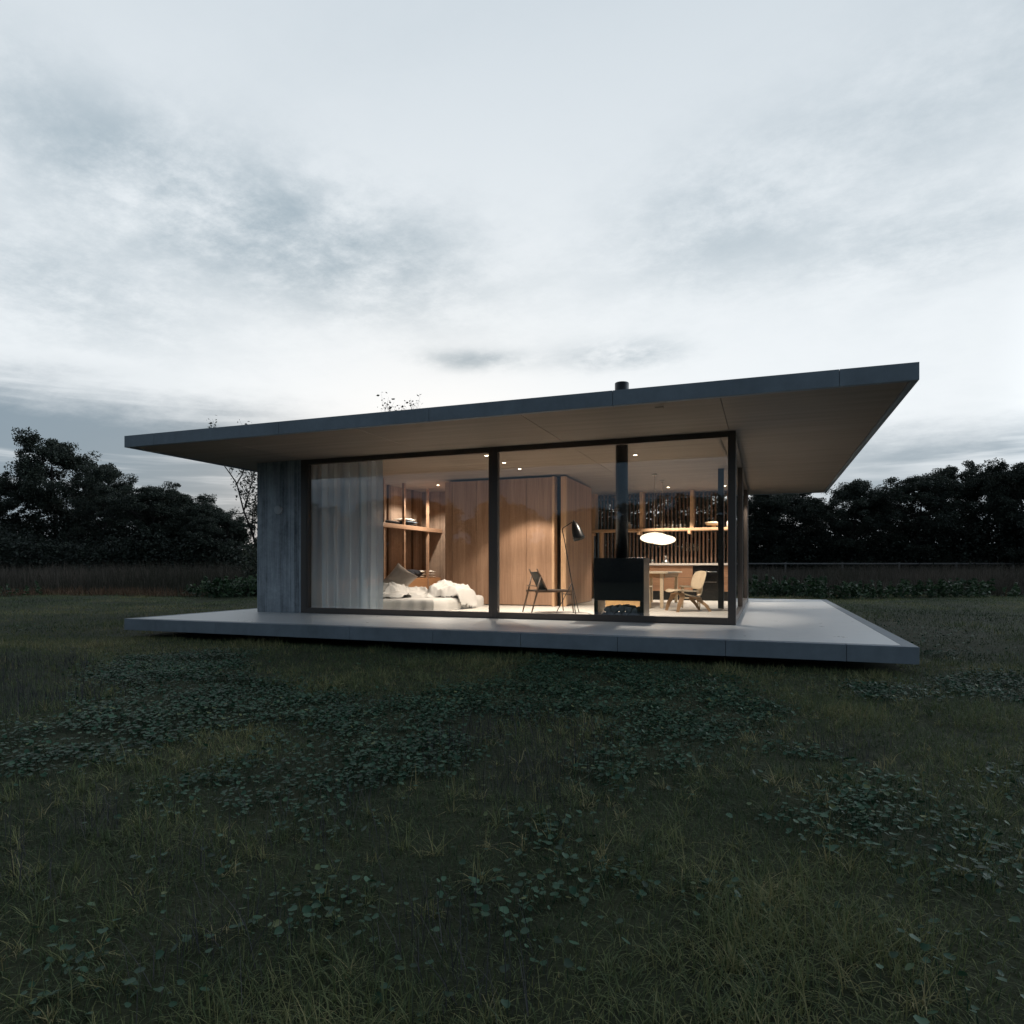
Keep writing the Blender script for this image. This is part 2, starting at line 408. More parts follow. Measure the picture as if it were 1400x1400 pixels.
# ------------------------------------------------------------------ bedroom shelves on the left wall
sh = thing('shelf_unit', 'dark timber shelf unit with drawers along the bedroom wall beside the curtain', 'shelf unit', (-8.16, 13.4, .012))
for y in (11.2, 12.1, 13.0, 13.9, 15.09):
    b = MB(); b.box(-7.94, -7.88, y - .03, y + .03, .0125, 2.813); b.build('post', M['shelfwood'], sh, bevel=.003)
    b = MB(); b.box(-8.436, -8.39, y + .12, y + .17, .5835, 2.811); b.build('back_post', M['walnut'], sh)
b = MB(); b.box(-8.438, -7.865, 10.75, 15.80, 1.785, 1.835); b.build('shelf_board', M['shelfwood'], sh, bevel=.003)
b = MB(); b.box(-7.93, -7.85, 10.75, 15.80, 1.735, 1.783); b.build('rail', M['shelfwood'], sh, bevel=.003)
e = [10.75, 11.75, 12.75, 13.76, 15.0, 15.80]
for i in range(5):
    b = MB(); b.box(-8.436, -7.90, e[i] + .003, e[i + 1] - .003, .0125, .58); b.build('drawer', M['drawerwood'], sh, bevel=.003)

def garment(name, label, cx, cy, z, w, d, h, m, seed, group=None):
    """a folded garment: soft-edged slab with a fold at the front"""
    rnd = random.Random(seed); b = MB(); nx, ny = 9, 7; vs = []
    for s in (0, 1):
        for j in range(ny):
            for i in range(nx):
                u, v = i / (nx - 1) * 2 - 1, j / (ny - 1) * 2 - 1
                k = (1 - abs(u) ** 5) * (1 - abs(v) ** 5)
                p = mnoise.noise(Vector((u * 1.7 + seed, v * 1.9, s * 3)))
                zz = z + h * (.5 + (s - .5) * (k ** .5)) + (p * h * .25 if s else 0) * k
                vs.append((cx + v * d / 2 * (1 + .06 * p), cy + u * w / 2 * (1 + .05 * p), max(z + .001, zz)))
    fs = []
    for j in range(ny - 1):
        for i in range(nx - 1):
            a = j * nx + i; fs.append((a, a + nx, a + nx + 1, a + 1)); a += nx * ny; fs.append((a, a + 1, a + nx + 1, a + nx))
    per = [i for i in range(nx)] + [j * nx + nx - 1 for j in range(1, ny)] + [(ny - 1) * nx + i for i in reversed(range(nx - 1))] + [j * nx for j in reversed(range(1, ny - 1))]
    for k in range(len(per)):
        a, c = per[k], per[(k + 1) % len(per)]; fs.append((a, c, c + nx * ny, a + nx * ny))
    b.add(vs, fs, True)
    return tag(b.build(name, m), label, 'clothes', group)
G = 'folded clothes on the bedroom shelves'
garment('folded_garment', 'crumpled black garment lying flat on the upper shelf nearest the curtain', -8.05, 13.38, 1.836, .55, .4, .07, M['cloth_dark'], 1, G)
garment('folded_garment', 'dark folded garment at the bottom of the stack on the upper bedroom shelf', -8.08, 14.30, 1.836, .52, .36, .055, M['cloth_dark'], 2, G)
garment('folded_garment', 'grey-blue folded garment in the middle of the stack on the upper bedroom shelf', -8.07, 14.32, 1.892, .50, .36, .06, M['cloth_blue'], 3, G)
garment('folded_garment', 'white folded garment on top of the stack on the upper bedroom shelf', -8.08, 14.27, 1.953, .46, .34, .055, M['cloth_white'], 4, G)
for k, w in enumerate(('lowest', 'middle', 'topmost')):
    garment('folded_garment', f'white folded cloth, {w} of the pile left of the black clothes above the drawers', -8.1, 14.06, .581 + k * .058, .28, .34, .056, M['cloth_white'], 5 + k, G)
garment('folded_garment', 'black heap of clothes between two white piles above the drawers', -8.08, 14.53, .581, .55, .38, .20, M['cloth_dark'], 9, G)
for k, w in enumerate(('lowest', 'middle', 'topmost')):
    garment('folded_garment', f'white folded cloth, {w} of the pile right of the black clothes, beside the shelf post', -8.1, 15.36, .581 + k * .062, .46, .34, .06, M['cloth_white'], 11 + k, G)

# ------------------------------------------------------------------ curtain
def curtain():
    n, mz = 320, 14; V = []
    for j in range(mz + 1):
        t = j / mz; z = .02 + t * 2.765
        for i in range(n + 1):
            u = i / n; ph = 2 * math.pi * (u * 11.0 + .35 * math.sin(u * 17) + .22 * math.sin(u * 41 + 1))
            amp = .085 * (.75 + .3 * math.sin(u * 23 + 2)) * (1 - .12 * t)
            V.append((-8.16 + u * 1.73 + .012 * math.sin(ph * .5 + t * 2), 10.53 + amp * math.sin(ph + .25 * math.sin(t * 3 + u * 9)) + .01 * math.sin(2 * ph), z))
    V = np.array(V); a = (np.arange(mz)[:, None] * (n + 1) + np.arange(n)[None, :]).reshape(-1)
    return npmesh('curtain', V, [(4, np.stack([a, a + 1, a + n + 2, a + n + 1], 1))], M['sheer'], smooth=True)
tag(curtain(), 'pleated sheer white curtain drawn behind the left end of the window', 'curtain')
b = MB(); b.box(-8.2, -5.3, 10.515, 10.545, 2.79, 2.8145)
tag(b.build('curtain_rail', M['frame']), 'slim dark curtain rail on the ceiling above the sheer curtain', 'curtain rail')
b = MB(); b.box(-.665, -.625, 10.40, 14.0, 2.792, 2.8145)
tag(b.build('curtain_rail', M['black']), 'black ceiling rail running back beside the right glass corner', 'curtain rail')

# ------------------------------------------------------------------ bed
def fbm(x, y, z=0, o=4):
    return mnoise.fractal(Vector((x, y, z)), .9, 2.1, o)
def ridge(x, y, z=0):
    return 1 - abs(mnoise.noise(Vector((x, y, z)))) * 2
bed = thing('bed', 'low unmade bed with pale linen sheet on the floor beside the window', 'bed', (-6.7, 12.1, .012))
def mattress():
    x0, x1, y0, y1, h = -7.75, -5.62, 10.98, 13.30, .24; V = []; F = []; n = 60; prof = [(0, 0), (.0, .06), (.0, .14), (.006, .19), (.03, .225), (.08, .24)]
    per = []
    for k in range(4 * n):
        s, t = divmod(k, n); u = t / n
        per.append([(x0 + u * (x1 - x0), y0, 0, -1), (x1, y0 + u * (y1 - y0), 1, 0), (x1 - u * (x1 - x0), y1, 0, 1), (x0, y1 - u * (y1 - y0), -1, 0)][s])
    N = len(per); cx, cy = (x0 + x1) / 2, (y0 + y1) / 2
    for ins, z in prof:
        for k, (x, y, nx, ny) in enumerate(per):
            s = 1 - z / h
            wv = (.022 * s + .006) * math.sin(k * .55 + 2.4 * math.sin(k * .13)) + .02 * s * fbm(x * 3, y * 3)
            f = 1 - ins / 1.0
            V.append((cx + (x - cx) * f + nx * wv, cy + (y - cy) * f + ny * wv, .0125 + z))
    for r in range(len(prof) - 1):
        for k in range(N): F.append((r * N + k, r * N + (k + 1) % N, (r + 1) * N + (k + 1) % N, (r + 1) * N + k))
    F.append(tuple((len(prof) - 1) * N + k for k in range(N)))
    b = MB(); b.add(V, F, True); return b.build('mattress', M['linen'], bed)
mattress()
def cloth_heap(name, x0, x1, y0, y1, hf, m, label, cat, n=110):
    b = MB(); vs = []; ok = {}
    for j in range(n + 1):
        for i in range(n + 1):
            x = x0 + (x1 - x0) * i / n; y = y0 + (y1 - y0) * j / n
            vs.append((x, y, hf(x, y)))
    fs = [(j * (n + 1) + i, j * (n + 1) + i + 1, (j + 1) * (n + 1) + i + 1, (j + 1) * (n + 1) + i) for j in range(n) for i in range(n)]
    fs = [q for q in fs if min(vs[k][2] for k in q) > -.5]
    b.add(vs, fs, True); return tag(b.build(name, m), label, cat)
def blob(x, y, cx, cy, rx, ry, e=2.0):
    q = abs((x - cx) / rx) ** e + abs((y - cy) / ry) ** e
    return math.sqrt(max(0, 1 - q)) if q < 1 else 0.0
def duvet_h(x, y):
    base = .254 if x < -5.60 else .254 - min(.23, (x + 5.60) * 3.2)
    wx, wy = x + .12 * fbm(x * 1.6, y * 1.6, 3, 2), y + .12 * fbm(x * 1.6, y * 1.6, 7, 2)
    big = .21 * blob(wx, wy, -5.93, 12.35, .46, .60) + .09 * blob(wx, wy, -6.40, 12.15, .5, .6) + .06 * blob(wx, wy, -6.85, 11.95, .5, .6)
    if big < .010: return -1
    fold = .09 * max(0, ridge(wx * 2.4 + wy * 1.6, wy * 1.7 - wx, 1)) ** 2 + .028 * max(0, ridge(wx * 5.2 + wy * 2, wy * 3.4 - wx * 2, 4)) ** 3
    return base + big * (1 + .16 * mnoise.noise(Vector((x * 2.6, y * 2.6, 2)))) + fold * min(1, big * 9) - .03
cloth_heap('duvet', -7.4, -5.45, 11.25, 13.1, duvet_h, M['linen'], 'rumpled white duvet bunched up on the right half of the low bed', 'duvet')
def sheet_h(x, y):
    wx, wy = x + .15 * fbm(x * 2, y * 1.8, 13, 2), y + .15 * fbm(x * 1.8, y * 2, 17, 2)
    big = .14 * blob(wx, wy, -7.12, 11.75, .55, .6) + .08 * blob(wx, wy, -6.75, 11.4, .4, .35)
    if big < .012: return -1
    fold = .12 * max(0, ridge(wx * 3.4 - wy * 1.4, wy * 3 + wx, 21)) ** 2 + .035 * max(0, ridge(wx * 7, wy * 6, 24)) ** 2
    return .244 + big * .9 + fold * min(1, big * 8)
cloth_heap('blanket', -7.75, -6.4, 10.95, 12.2, sheet_h, M['linen'], 'crumpled white blanket heaped below the pillow at the curtain end of the bed', 'blanket')
def pillow(loc, rot, sx, sy, sz, label, m, seed):
    Rm = (Matrix.Rotation(rot[2], 3, 'Z') @ Matrix.Rotation(rot[0], 3, 'X') @ Matrix.Rotation(rot[1], 3, 'Z')); b = MB(); n = 26
    vs = []; fs = []
    for s in (1, -1):
        for j in range(n + 1):
            for i in range(n + 1):
                u, v = i / n * 2 - 1, j / n * 2 - 1
                pin = 1 - .10 * (1 - abs(u) ** 2) * abs(v) ** 3 - .0; pin2 = 1 - .10 * (1 - abs(v) ** 2) * abs(u) ** 3
                z = sz * ((1 - abs(u) ** 2.6) * (1 - abs(v) ** 2.6)) ** .55 * (1 + .12 * fbm(u * 2 + seed, v * 2, s))
                vs.append(Vector(loc) + Rm @ Vector((u * sx * pin2, v * sy * pin, s * z)))
    for s in (0, 1):
        o = s * (n + 1) ** 2
        for j in range(n):
            for i in range(n):
                a = o + j * (n + 1) + i; q = (a, a + 1, a + n + 2, a + n + 1); fs.append(q if s == 0 else q[::-1])
    b.add(vs, fs, True); return tag(b.build('pillow', m), label, 'pillow', 'pillows on the bed')
pillow((-7.22, 12.45, .56), (R(62), R(52), R(28)), .34, .27, .085, 'sand-coloured pillow propped up on one corner against the shelf drawers', M['pillow'], 2)
pillow((-7.40, 12.25, .345), (R(5), 0, R(6)), .30, .40, .08, 'white pillow lying flat on the bed under the propped sand pillow', M['linen'], 5)

# ------------------------------------------------------------------ lounge chair (local: +x is forward)
ch = thing('lounge_chair', 'dark low lounge chair with slung leather back in front of the wardrobe', 'chair', (-3.70, 11.88, .0125), R(38))
for s in (-1, 1):
    y = s * .25
    b = MB(); b.tube([(-.45, y, 0), (-.36, y, .32), (-.275, y, .66)], [.013, .018, .014], 8); b.build('leg', M['walnut'], ch, True)
    b = MB(); b.tube([(.36, y * .98, 0), (.34, y * .98, .22), (.33, y * .98, .395)], [.010, .016, .016], 8); b.build('leg', M['walnut'], ch, True)
    b = MB(); b.tube([(-.335, y * .86, .80), (-.24, y * .86, .61), (-.14, y * .86, .41)], [.013, .018, .016], 8); b.build('back_upright', M['walnut'], ch, True)
    b = MB(); b.bar((-.385, y, .395), (.345, y, .395), .022, .04); b.build('seat_rail', M['walnut'], ch, True, .004)
for p in ((-.36, .49), (.33, .33)): MB().bar((p[0], -.25, p[1]), (p[0], .25, p[1]), .018, .018).build('stretcher', M['walnut'], ch, True)
b = MB(); b.shell(lambda u, v: (.0 + u, v, .412 - .022 * (1 - (v / .245) ** 2) * (1 - (u / .36) ** 2)), .345, .243, 12, .008); b.build('seat', M['leather'], ch, True)
b = MB(); b.shell(lambda u, v: (-.228 - .50 * u * .89 - .03 * (1 - (v / .22) ** 2), v, .59 + u * .89 - .012 * (1 - (v / .22) ** 2)), .185, .214, 14, .012); b.build('backrest', M['leather'], ch, True)

# ------------------------------------------------------------------ floor lamp
lp = thing('floor_lamp', 'black tripod floor lamp with tilted cone shade beside the dark lounge chair', 'lamp', (-3.25, 11.75, .0125))
j = Vector((-3.25, 11.75, .56))
b = MB(); b.tube([(-3.12, 11.52, .013), j, (-3.405, 11.75, 1.42), (-3.43, 11.75, 1.50), (-3.425, 11.75, 1.54), (-3.395, 11.75, 1.565), (-3.24, 11.75, 1.655)], .0085, 8); b.build('stem', M['steel'], lp)
for p in ((-3.59, 11.92, .013), (-3.19, 12.02, .013)):
    b = MB(); b.tube([p, j + Vector((0, .012, 0))], .0075, 8); b.build('leg', M['steel'], lp)
d = Vector((.105, -.02, -.315)).normalized(); ax2 = d.to_track_quat('Z', 'Y').to_matrix()
b = MB(); pr = [(0.004, 0), (.03, .012), (.052, .05), (.075, .12), (.094, .21), (.104, .30), (.107, .345)]
b.lathe(pr + [(r - .003, z) for r, z in reversed(pr)], (-3.215, 11.75, 1.668), 30, ax2); b.build('lamp_shade', M['black'], lp)
b = MB(); b.tube([Vector((-3.215, 11.75, 1.655)), Vector((-3.215, 11.75, 1.69))], .014, 10); b.build('knuckle', M['black'], lp)
tag(MB().tube([(-3.25, 11.78, .02), (-3.16, 11.95, .0165), (-2.98, 11.85, .0165), (-2.80, 11.45, .0165), (-2.62, 11.05, .0165)], .0035, 6).build('lamp_cord', M['black']), 'thin black cord trailing over the floor from the floor lamp to the stove', 'cord')

# ------------------------------------------------------------------ stove
st = thing('wood_stove', 'black box fireplace with open log bay and tall round flue pipe', 'stove', (-2.13, 10.70, .0125))
SX0, SX1, SY0, SY1 = -2.52, -1.741, 10.42, 10.97
b = MB(); b.box(SX0, SX1, SY0, SY0 + .04, .318, .985); b.box(SX0 + .06, SX1 - .06, SY0 + .042, SY1 - .022, .318, .335); b.box(SX0, SX1, SY0 + .042, SY1, .968, .984); b.box(SX0 + .06, SX1 - .06, SY1 - .02, SY1, .337, .966)
b.build('firebox', M['steel'], st, bevel=.003)
for x0, x1 in ((SX0, SX0 + .058), (SX1 - .058, SX1)):
    b = MB(); b.box(x0 + .001, x1 - .001, SY0 + .042, SY1, .0126, .966); s_ = b.build('side_panel', M['steel_in'], st, bevel=.002)
    b = MB(); b.box(x0, x1, SY0 + .002, SY0 + .0405, .0126, .3165); b.build('front_edge', M['steel'], s_)
b = MB(); b.box(SX0 + .06, SX1 - .06, SY0 + .02, SY1 - .01, .0126, .022); b.build('base_plate', M['steel'], st)
b = MB(); b.tube([(-2.135, 10.70, .985), (-2.135, 10.70, 3.76)], .099, 36); fl = b.build('flue', M['steel'], st)
b = MB(); b.lathe([(.099, 3.55), (.109, 3.555), (.111, 3.62), (.111, 3.775), (.105, 3.782), (.092, 3.78), (.09, 3.65)], (-2.135, 10.70, 0), 36); b.build('flue_cap', M['steel'], fl)
def log(cx, cz, r, y0, ln, seed):
    rnd = random.Random(seed); b = MB(); n = 11; a0 = rnd.uniform(0, 6)
    sh_ = [r * rnd.uniform(.78, 1.12) for _ in range(n)]; rows = 6
    for i in range(rows):
        t = i / (rows - 1)
        b.v += [(cx + sh_[k] * (1 + .12 * mnoise.noise(Vector((k, t * 4, seed)))) * math.cos(a0 + 2 * math.pi * k / n), y0 + t * ln + rnd.uniform(-.006, .006),
                 max(.0235, cz + sh_[k] * (1 + .12 * mnoise.noise(Vector((k, t * 4, seed + 9)))) * math.sin(a0 + 2 * math.pi * k / n))) for k in range(n)]
    for i in range(rows - 1):
        for k in range(n): b.f.append((i * n + k, i * n + (k + 1) % n, (i + 1) * n + (k + 1) % n, (i + 1) * n + k)); b.sm.append(False)
    b.v += [(cx, y0 - .012, cz), (cx, y0 + ln + .01, cz)]
    for k in range(n):
        b.f.append((n * rows, (k + 1) % n, k)); b.sm.append(False)
        b.f.append((n * rows + 1, (rows - 1) * n + k, (rows - 1) * n + (k + 1) % n)); b.sm.append(False)
    return b.build('firewood_log', M['char'])
spots = [(-2.37, .080, .056), (-2.265, .082, .058), (-2.155, .080, .056), (-2.045, .083, .060), (-1.94, .080, .056), (-1.855, .072, .048),
         (-2.32, .175, .053), (-2.21, .185, .060), (-2.10, .19, .062), (-1.99, .180, .056), (-1.895, .160, .048)]
pos = ['first from the left', 'second from the left', 'third from the left', 'fourth from the left', 'fifth from the left', 'last at the right']
for i, (x, z, r) in enumerate(spots):
    row, k = ('bottom', i) if i < 6 else ('top', i - 6)
    nm = pos[k] if not (row == 'top' and k == 4) else 'last at the right'
    tag(log(x, z, r, 10.47 + .02 * ((i * 7) % 3), .42, 31 + i), f'dark charred log in the {row} row of the stove bay, {nm}', 'log', 'logs stacked in the bay under the stove')
cb = thing('wooden_chest', 'low honey-coloured wooden chest seen through the log bay of the stove', 'chest', (-2.51, 12.85, .0125))
b = MB(); b.box(-2.85, -2.512, 12.70, 13.05, .0126, .40); b.build('drawer', M['chestwood'], cb, bevel=.003)
b = MB(); b.box(-2.508, -2.17, 12.70, 13.05, .0126, .40); b.build('drawer', M['chestwood'], cb, bevel=.003)
b = MB(); b.box(-2.86, -2.16, 12.69, 13.06, .402, .43); b.build('top', M['chestwood'], cb, bevel=.003)

# ------------------------------------------------------------------ dining table and seats
tb = thing('dining_table', 'long pale oak dining table under the two glowing pendant lamps', 'table', (-2.21, 15.1, .0125))
b = MB(); b.box(-2.60, -1.83, 13.80, 16.40, .715, .75); b.build('tabletop', M['oak'], tb, bevel=.004)
b = MB(); b.box(-2.50, -1.93, 13.92, 13.945, .63, .714); b.box(-2.50, -1.93, 16.255, 16.28, .63, .714); b.box(-2.53, -2.505, 13.95, 16.25, .63, .714); b.box(-1.925, -1.90, 13.95, 16.25, .63, .714); b.build('apron', M['ply_edge'], tb)
for x in (-2.54, -1.96):
    for y in (13.93, 16.29):
        b = MB(); b.box(x - .033, x + .033, y - .033, y + .033, .0126, .7145); b.build('leg', M['oak_leg'], tb, bevel=.004)
def stool(loc, rz, label):
    s = thing('stool', label, 'stool', loc, rz, 'pale oak stools at the dining table')
    b = MB(); b.shell(lambda u, v: (u, v, .445 - .012 * (1 - (u / .22) ** 2)), .22, .18, 6, .028); b.build('seat', M['oak'], s, True)
    for i in (-1, 1):
        for k in (-1, 1):
            b = MB(); b.tube([(i * .17, k * .15, 0), (i * .155, k * .13, .425)], [.014, .019], 10); b.build('leg', M['oak_leg'], s, True)
    for k in (-1, 1): MB().bar((-.16, k * .14, .2), (.16, k * .14, .2), .016, .022).build('stretcher', M['oak_leg'], s, True)
stool((-1.43, 14.28, .0125), R(12), 'pale oak stool behind the bent plywood chair')
stool((-2.34, 13.74, .0125), R(4), 'pale oak stool half hidden behind the black stove')

lc = thing('plywood_chair', 'bent pale plywood lounge chair with curved brown legs between stove and glass corner', 'chair', (-1.44, 13.10, .0125), math.atan2(-.50, -.86))
b = MB(); b.shell(lambda u, v: (.03 + u, v, .375 + .10 * u * (1 if u > 0 else .6) - .55 * max(0, u - .12) ** 2 * 3 + .28 * v * v + .05 * max(0, -u - .1)), .275, .285, 3.2, .012); b.build('seat', M['oak'], lc, True)
b = MB(); b.shell(lambda u, v: (-.33 - .30 * u + .42 * v * v * 1.1, v, .585 + u), .175, .275, 3.4, .012); b.build('backrest', M['oak'], lc, True)
def uleg(xf, xt, wf, wt, h, w):
    pts = [(xf, -wf, 0), (xf * .6 + xt * .4, -wf * .96, h * .45), (xt, -wt, h * .82)]
    pts += [(xt, -wt * .86, h * .95), (xt, -wt * .6, h), (xt, 0, h), (xt, wt * .6, h), (xt, wt * .86, h * .95), (xt, wt, h * .82)]
    pts += [(xf * .6 + xt * .4, wf * .96, h * .45), (xf, wf, 0)]
    return pts
b = MB(); b.strip(uleg(.23, .12, .265, .225, .335, .1), (1, 0, 0), [.05, .075, .10, .11, .11, .11, .11, .11, .10, .075, .05], .022); b.build('front_leg', M['ply_edge'], lc, True)
b = MB(); b.strip(uleg(-.43, -.24, .23, .17, .255, .1), (1, 0, 0), [.05, .075, .10, .11, .11, .11, .11, .11, .10, .075, .05], .022); b.build('rear_leg', M['ply_edge'], lc, True)
b = MB(); b.strip([(.16, 0, .352), (0, 0, .33), (-.16, 0, .285), (-.27, 0, .275), (-.33, 0, .31), (-.355, 0, .40), (-.355, 0, .52), (-.37, 0, .62)], (0, 1, 0), .11, .02); b.build('spine', M['oak'], lc, True)

# ------------------------------------------------------------------ pendant lamps
def pendant(x, y, z, label):
    t = thing('pendant_lamp', label, 'pendant lamp', (x, y, z), 0, 'glowing saucer pendants over the dining table')
    pr = [(.03, .115)] + [(.30 * math.sin(a), .118 * math.cos(a) * (1 - .12 * math.sin(a))) for a in [math.pi * k / 22 for k in range(2, 21)]] + [(.03, -.115)]
    b = MB(); b.lathe(pr, (x, y, z), 48); b.build('lamp_shade', M['shade'], t)
    b = MB(); b.tube([(x, y, z + .11), (x, y, 2.814)], .0045, 6); b.build('cable', M['cable'], t)
    b = MB(); b.lathe([(.05, 2.79), (.05, 2.8145), (0.0, 2.79)], (x, y, 0), 20); b.build('canopy', M['ceramic'], t)
pendant(-2.18, 14.41, 1.465, 'glowing white saucer pendant lamp nearer the stove, hung slightly higher in view')
pendant(-2.18, 15.57, 1.472, 'glowing white saucer pendant lamp farther back, behind the first one')

# ------------------------------------------------------------------ kitchen
kc = thing('kitchen_counter', 'long wooden kitchen counter with pale worktop and built-in black oven', 'counter', (-2.4, 17.7, .0125))
b = MB(); b.box(-4.20, -.62, 17.40, 18.06, .895, .945); b.build('worktop', M['stone'], kc, bevel=.003)
b = MB(); b.box(-4.18, -.64, 17.45, 18.05, .24, .893); b.build('carcass', M['black'], kc)
b = MB(); b.box(-4.14, -.68, 17.52, 18.03, .0126, .239); b.build('plinth', M['black'], kc)
for x0, x1 in ((-4.185, -2.96), (-2.955, -1.69), (-1.05, -.635)):
    for z0, z1 in ((.243, .585), (.592, .885)):
        b = MB(); b.box(x0, x1, 17.42, 17.449, z0, z1); b.build('drawer_front', M['veneer_x'], kc, bevel=.002)
b = MB(); b.box(-1.68, -1.06, 17.415, 17.449, .26, .885); ov = b.build('oven', M['ovenglass'], kc, bevel=.003)
b = MB(); b.tube([(-1.63, 17.385, .735), (-1.11, 17.385, .735)], .011, 10); b.bar((-1.60, 17.385, .735), (-1.60, 17.414, .735), .012, .012); b.bar((-1.14, 17.385, .735), (-1.14, 17.414, .735), .012, .012); b.build('handle', M['chrome'], ov)
b = MB(); b.box(-1.62, -1.12, 17.411, 17.4145, .47, .485); b.build('trim', M['chrome'], ov)
ks = thing('wall_shelf', 'pale timber kitchen shelf with upright posts in front of the slatted screen', 'shelf', (-2.4, 17.85, 1.78))
b = MB(); b.box(-4.34, -.52, 17.62, 18.05, 1.785, 1.85); b.build('shelf_board', M['shelfwood_x'], ks, bevel=.004)
b = MB(); b.box(-4.40, -4.30, 17.66, 17.76, .0126, 1.783); b.build('post', M['post'], ks, bevel=.004)
b = MB(); b.box(-4.16, -4.10, 17.80, 18.06, .946, 1.783); b.build('post', M['post'], ks, bevel=.004)
for x in (-4.33, -3.06, -1.78):
    b = MB(); b.box(x, x + .09, 17.66, 18.02, 1.852, 2.813); b.build('post', M['post'], ks, bevel=.004)
    b = MB(); b.box(x - .05, x + .02, 17.58, 18.05, 1.70, 1.783); b.build('bracket', M['post'], ks, bevel=.004)
def lathe_thing(name, prof, loc, m, label, cat, group=None, n=28):
    b = MB(); b.lathe(prof, (0, 0, 0), n); o = b.build(name, m); o.location = loc; return tag(o, label, cat, group)
lathe_thing('bottle', [(0, 0), (.055, 0), (.062, .01), (.062, .11), (.05, .135), (.022, .15), (.022, .175), (.028, .178), (.028, .195), (0, .195)], (-3.36, 17.85, 1.851), M['ceramic'], 'small white ceramic bottle standing alone on the kitchen shelf', 'bottle')
bowl = [(0, 0), (.08, 0), (.08, .012), (.045, .03), (.05, .05), (.19, .07), (.215, .105), (.22, .14), (.21, .14), (.20, .105), (.17, .085), (0, .075)]
lathe_thing('footed_bowl', bowl, (-1.21, 17.85, 1.851), M['oak'], 'wide footed wooden bowl at the right end of the kitchen shelf', 'bowl')
lathe_thing('pot', [(0, 0), (.09, 0), (.10, .02), (.10, .14), (.085, .16), (.07, .16), (.085, .14), (.09, .03), (0, .02)], (-.80, 17.85, 1.851), M['ceramic'], 'pale pot at the far right end of the kitchen shelf behind the steel column', 'pot')
wine = [(0, 0), (.032, 0), (.036, .06), (.034, .10), (.008, .115), (.004, .18), (.034, .19), (.035, .193), (0, .193)]
gp = thing_labels = None
for i in range(8):
    lathe_thing('wine_glass', wine, (-2.62 + i * .098, 17.80 + .05 * (i % 2), 1.851), M['drink'],
                'clear stemmed glass in the row of upturned glasses on the kitchen shelf', 'glass', 'upturned stemmed glasses on the kitchen shelf', 16)
lathe_thing('carafe', [(0, 0), (.095, 0), (.10, .012), (.07, .05), (.02, .115), (.02, .14), (.035, .175), (.042, .20), (.039, .20), (.032, .175), (.016, .14), (.016, .115), (.066, .05), (.09, .015), (0, .008)], (-2.38, 17.62, .946), M['drink'], 'clear glass carafe with a wide flared base on the worktop', 'carafe')
lathe_thing('tumbler', [(0, 0), (.032, 0), (.038, .10), (.035, .10), (.03, .008), (0, .008)], (-2.72, 17.62, .946), M['drink'], 'small clear tumbler on the worktop just right of the stove', 'glass')

# ------------------------------------------------------------------ recessed ceiling lamps
DL = [(-4.60, 11.00, 'front-most recessed ceiling lamp, just left of the window mullion', 1.0), (-4.60, 11.86, 'middle recessed ceiling lamp right of the mullion, above the lounge chair', .9),
      (-4.60, 12.72, 'recessed ceiling lamp nearest the wardrobe doors', 1.1), (-7.33, 14.52, 'recessed ceiling lamp over the bedroom corner between shelves and wardrobe', 1.35),
      (-2.13, 11.86, 'brightest recessed ceiling lamp beside the black flue pipe', 1.7), (-2.22, 16.90, 'recessed ceiling lamp over the kitchen counter', 1.25),
      (-.90, 17.08, 'recessed ceiling lamp in the rear right kitchen corner', 1.2)]
PW = 320.0
for x, y, lab, k in DL:
    t = thing('ceiling_lamp', lab, 'ceiling lamp', (x, y, 2.8145), 0, 'recessed lamps in the plywood ceiling')
    b = MB(); b.lathe([(.034, 2.8148), (.047, 2.8148), (.047, 2.8105), (.034, 2.8105), (.034, 2.8148)], (x, y, 0), 24); b.build('rim', M['ceramic'], t)
    b = MB(); b.lathe([(0, 2.8125), (.0335, 2.8125), (.0335, 2.8147)], (x, y, 0), 24); b.build('lens', M['lens'], t)
    L = bpy.data.lights.new('ceiling_lamp_light', 'SPOT'); L.energy = PW * k; L.color = (1.0, .865, .73); L.spot_size = R(140 if x < -7 else 98); L.spot_blend = .3; L.shadow_soft_size = .035
    lo = bpy.data.objects.new('ceiling_lamp_light', L); COL.objects.link(lo); lo.parent = t; lo.location = (0, 0, -.012)
# ================================================================== GROUND
def vnoise(x, y, s, seed=0):
    """smooth value noise in 0..1"""
    x = np.asarray(x) / s + 1000; y = np.asarray(y) / s + 1000
    r = np.random.default_rng(seed).random((257, 257))
    xi = np.floor(x).astype(int); yi = np.floor(y).astype(int); fx = x - xi; fy = y - yi
    fx = fx * fx * (3 - 2 * fx); fy = fy * fy * (3 - 2 * fy)
    g = lambda i, j: r[(xi + i) % 257, (yi + j) % 257]
    return (g(0, 0) * (1 - fx) + g(1, 0) * fx) * (1 - fy) + (g(0, 1) * (1 - fx) + g(1, 1) * fx) * fy
def fnoise(x, y, s, seed=0, o=3):
    a = 0; w = 1; t = 0
    for k in range(o): a = a + w * vnoise(x, y, s / 2 ** k, seed + k); t += w; w *= .5
    return a / t
def smooth(a, b, x): t = np.clip((x - a) / (b - a), 0, 1); return t * t * (3 - 2 * t)
def gz(x, y):
    x = np.asarray(x, float); y = np.asarray(y, float)
    near = np.exp(-(np.maximum(0, np.maximum(np.maximum(XL - x, x - XR), np.maximum(Y0 - y, y - Y1))) / 1.5) ** 2)
    h = (fnoise(x, y, 2.6, 11) - .5) * .16 + (fnoise(x, y, 11, 15) - .5) * .18
    far = smooth(66, 90, np.hypot(x, y)) * (2.4 + 1.6 * fnoise(x, y, 60, 17))
    return GZ + h * (1 - near * .85) + far
def depth(x, y): return x * FW.x + y * FW.y
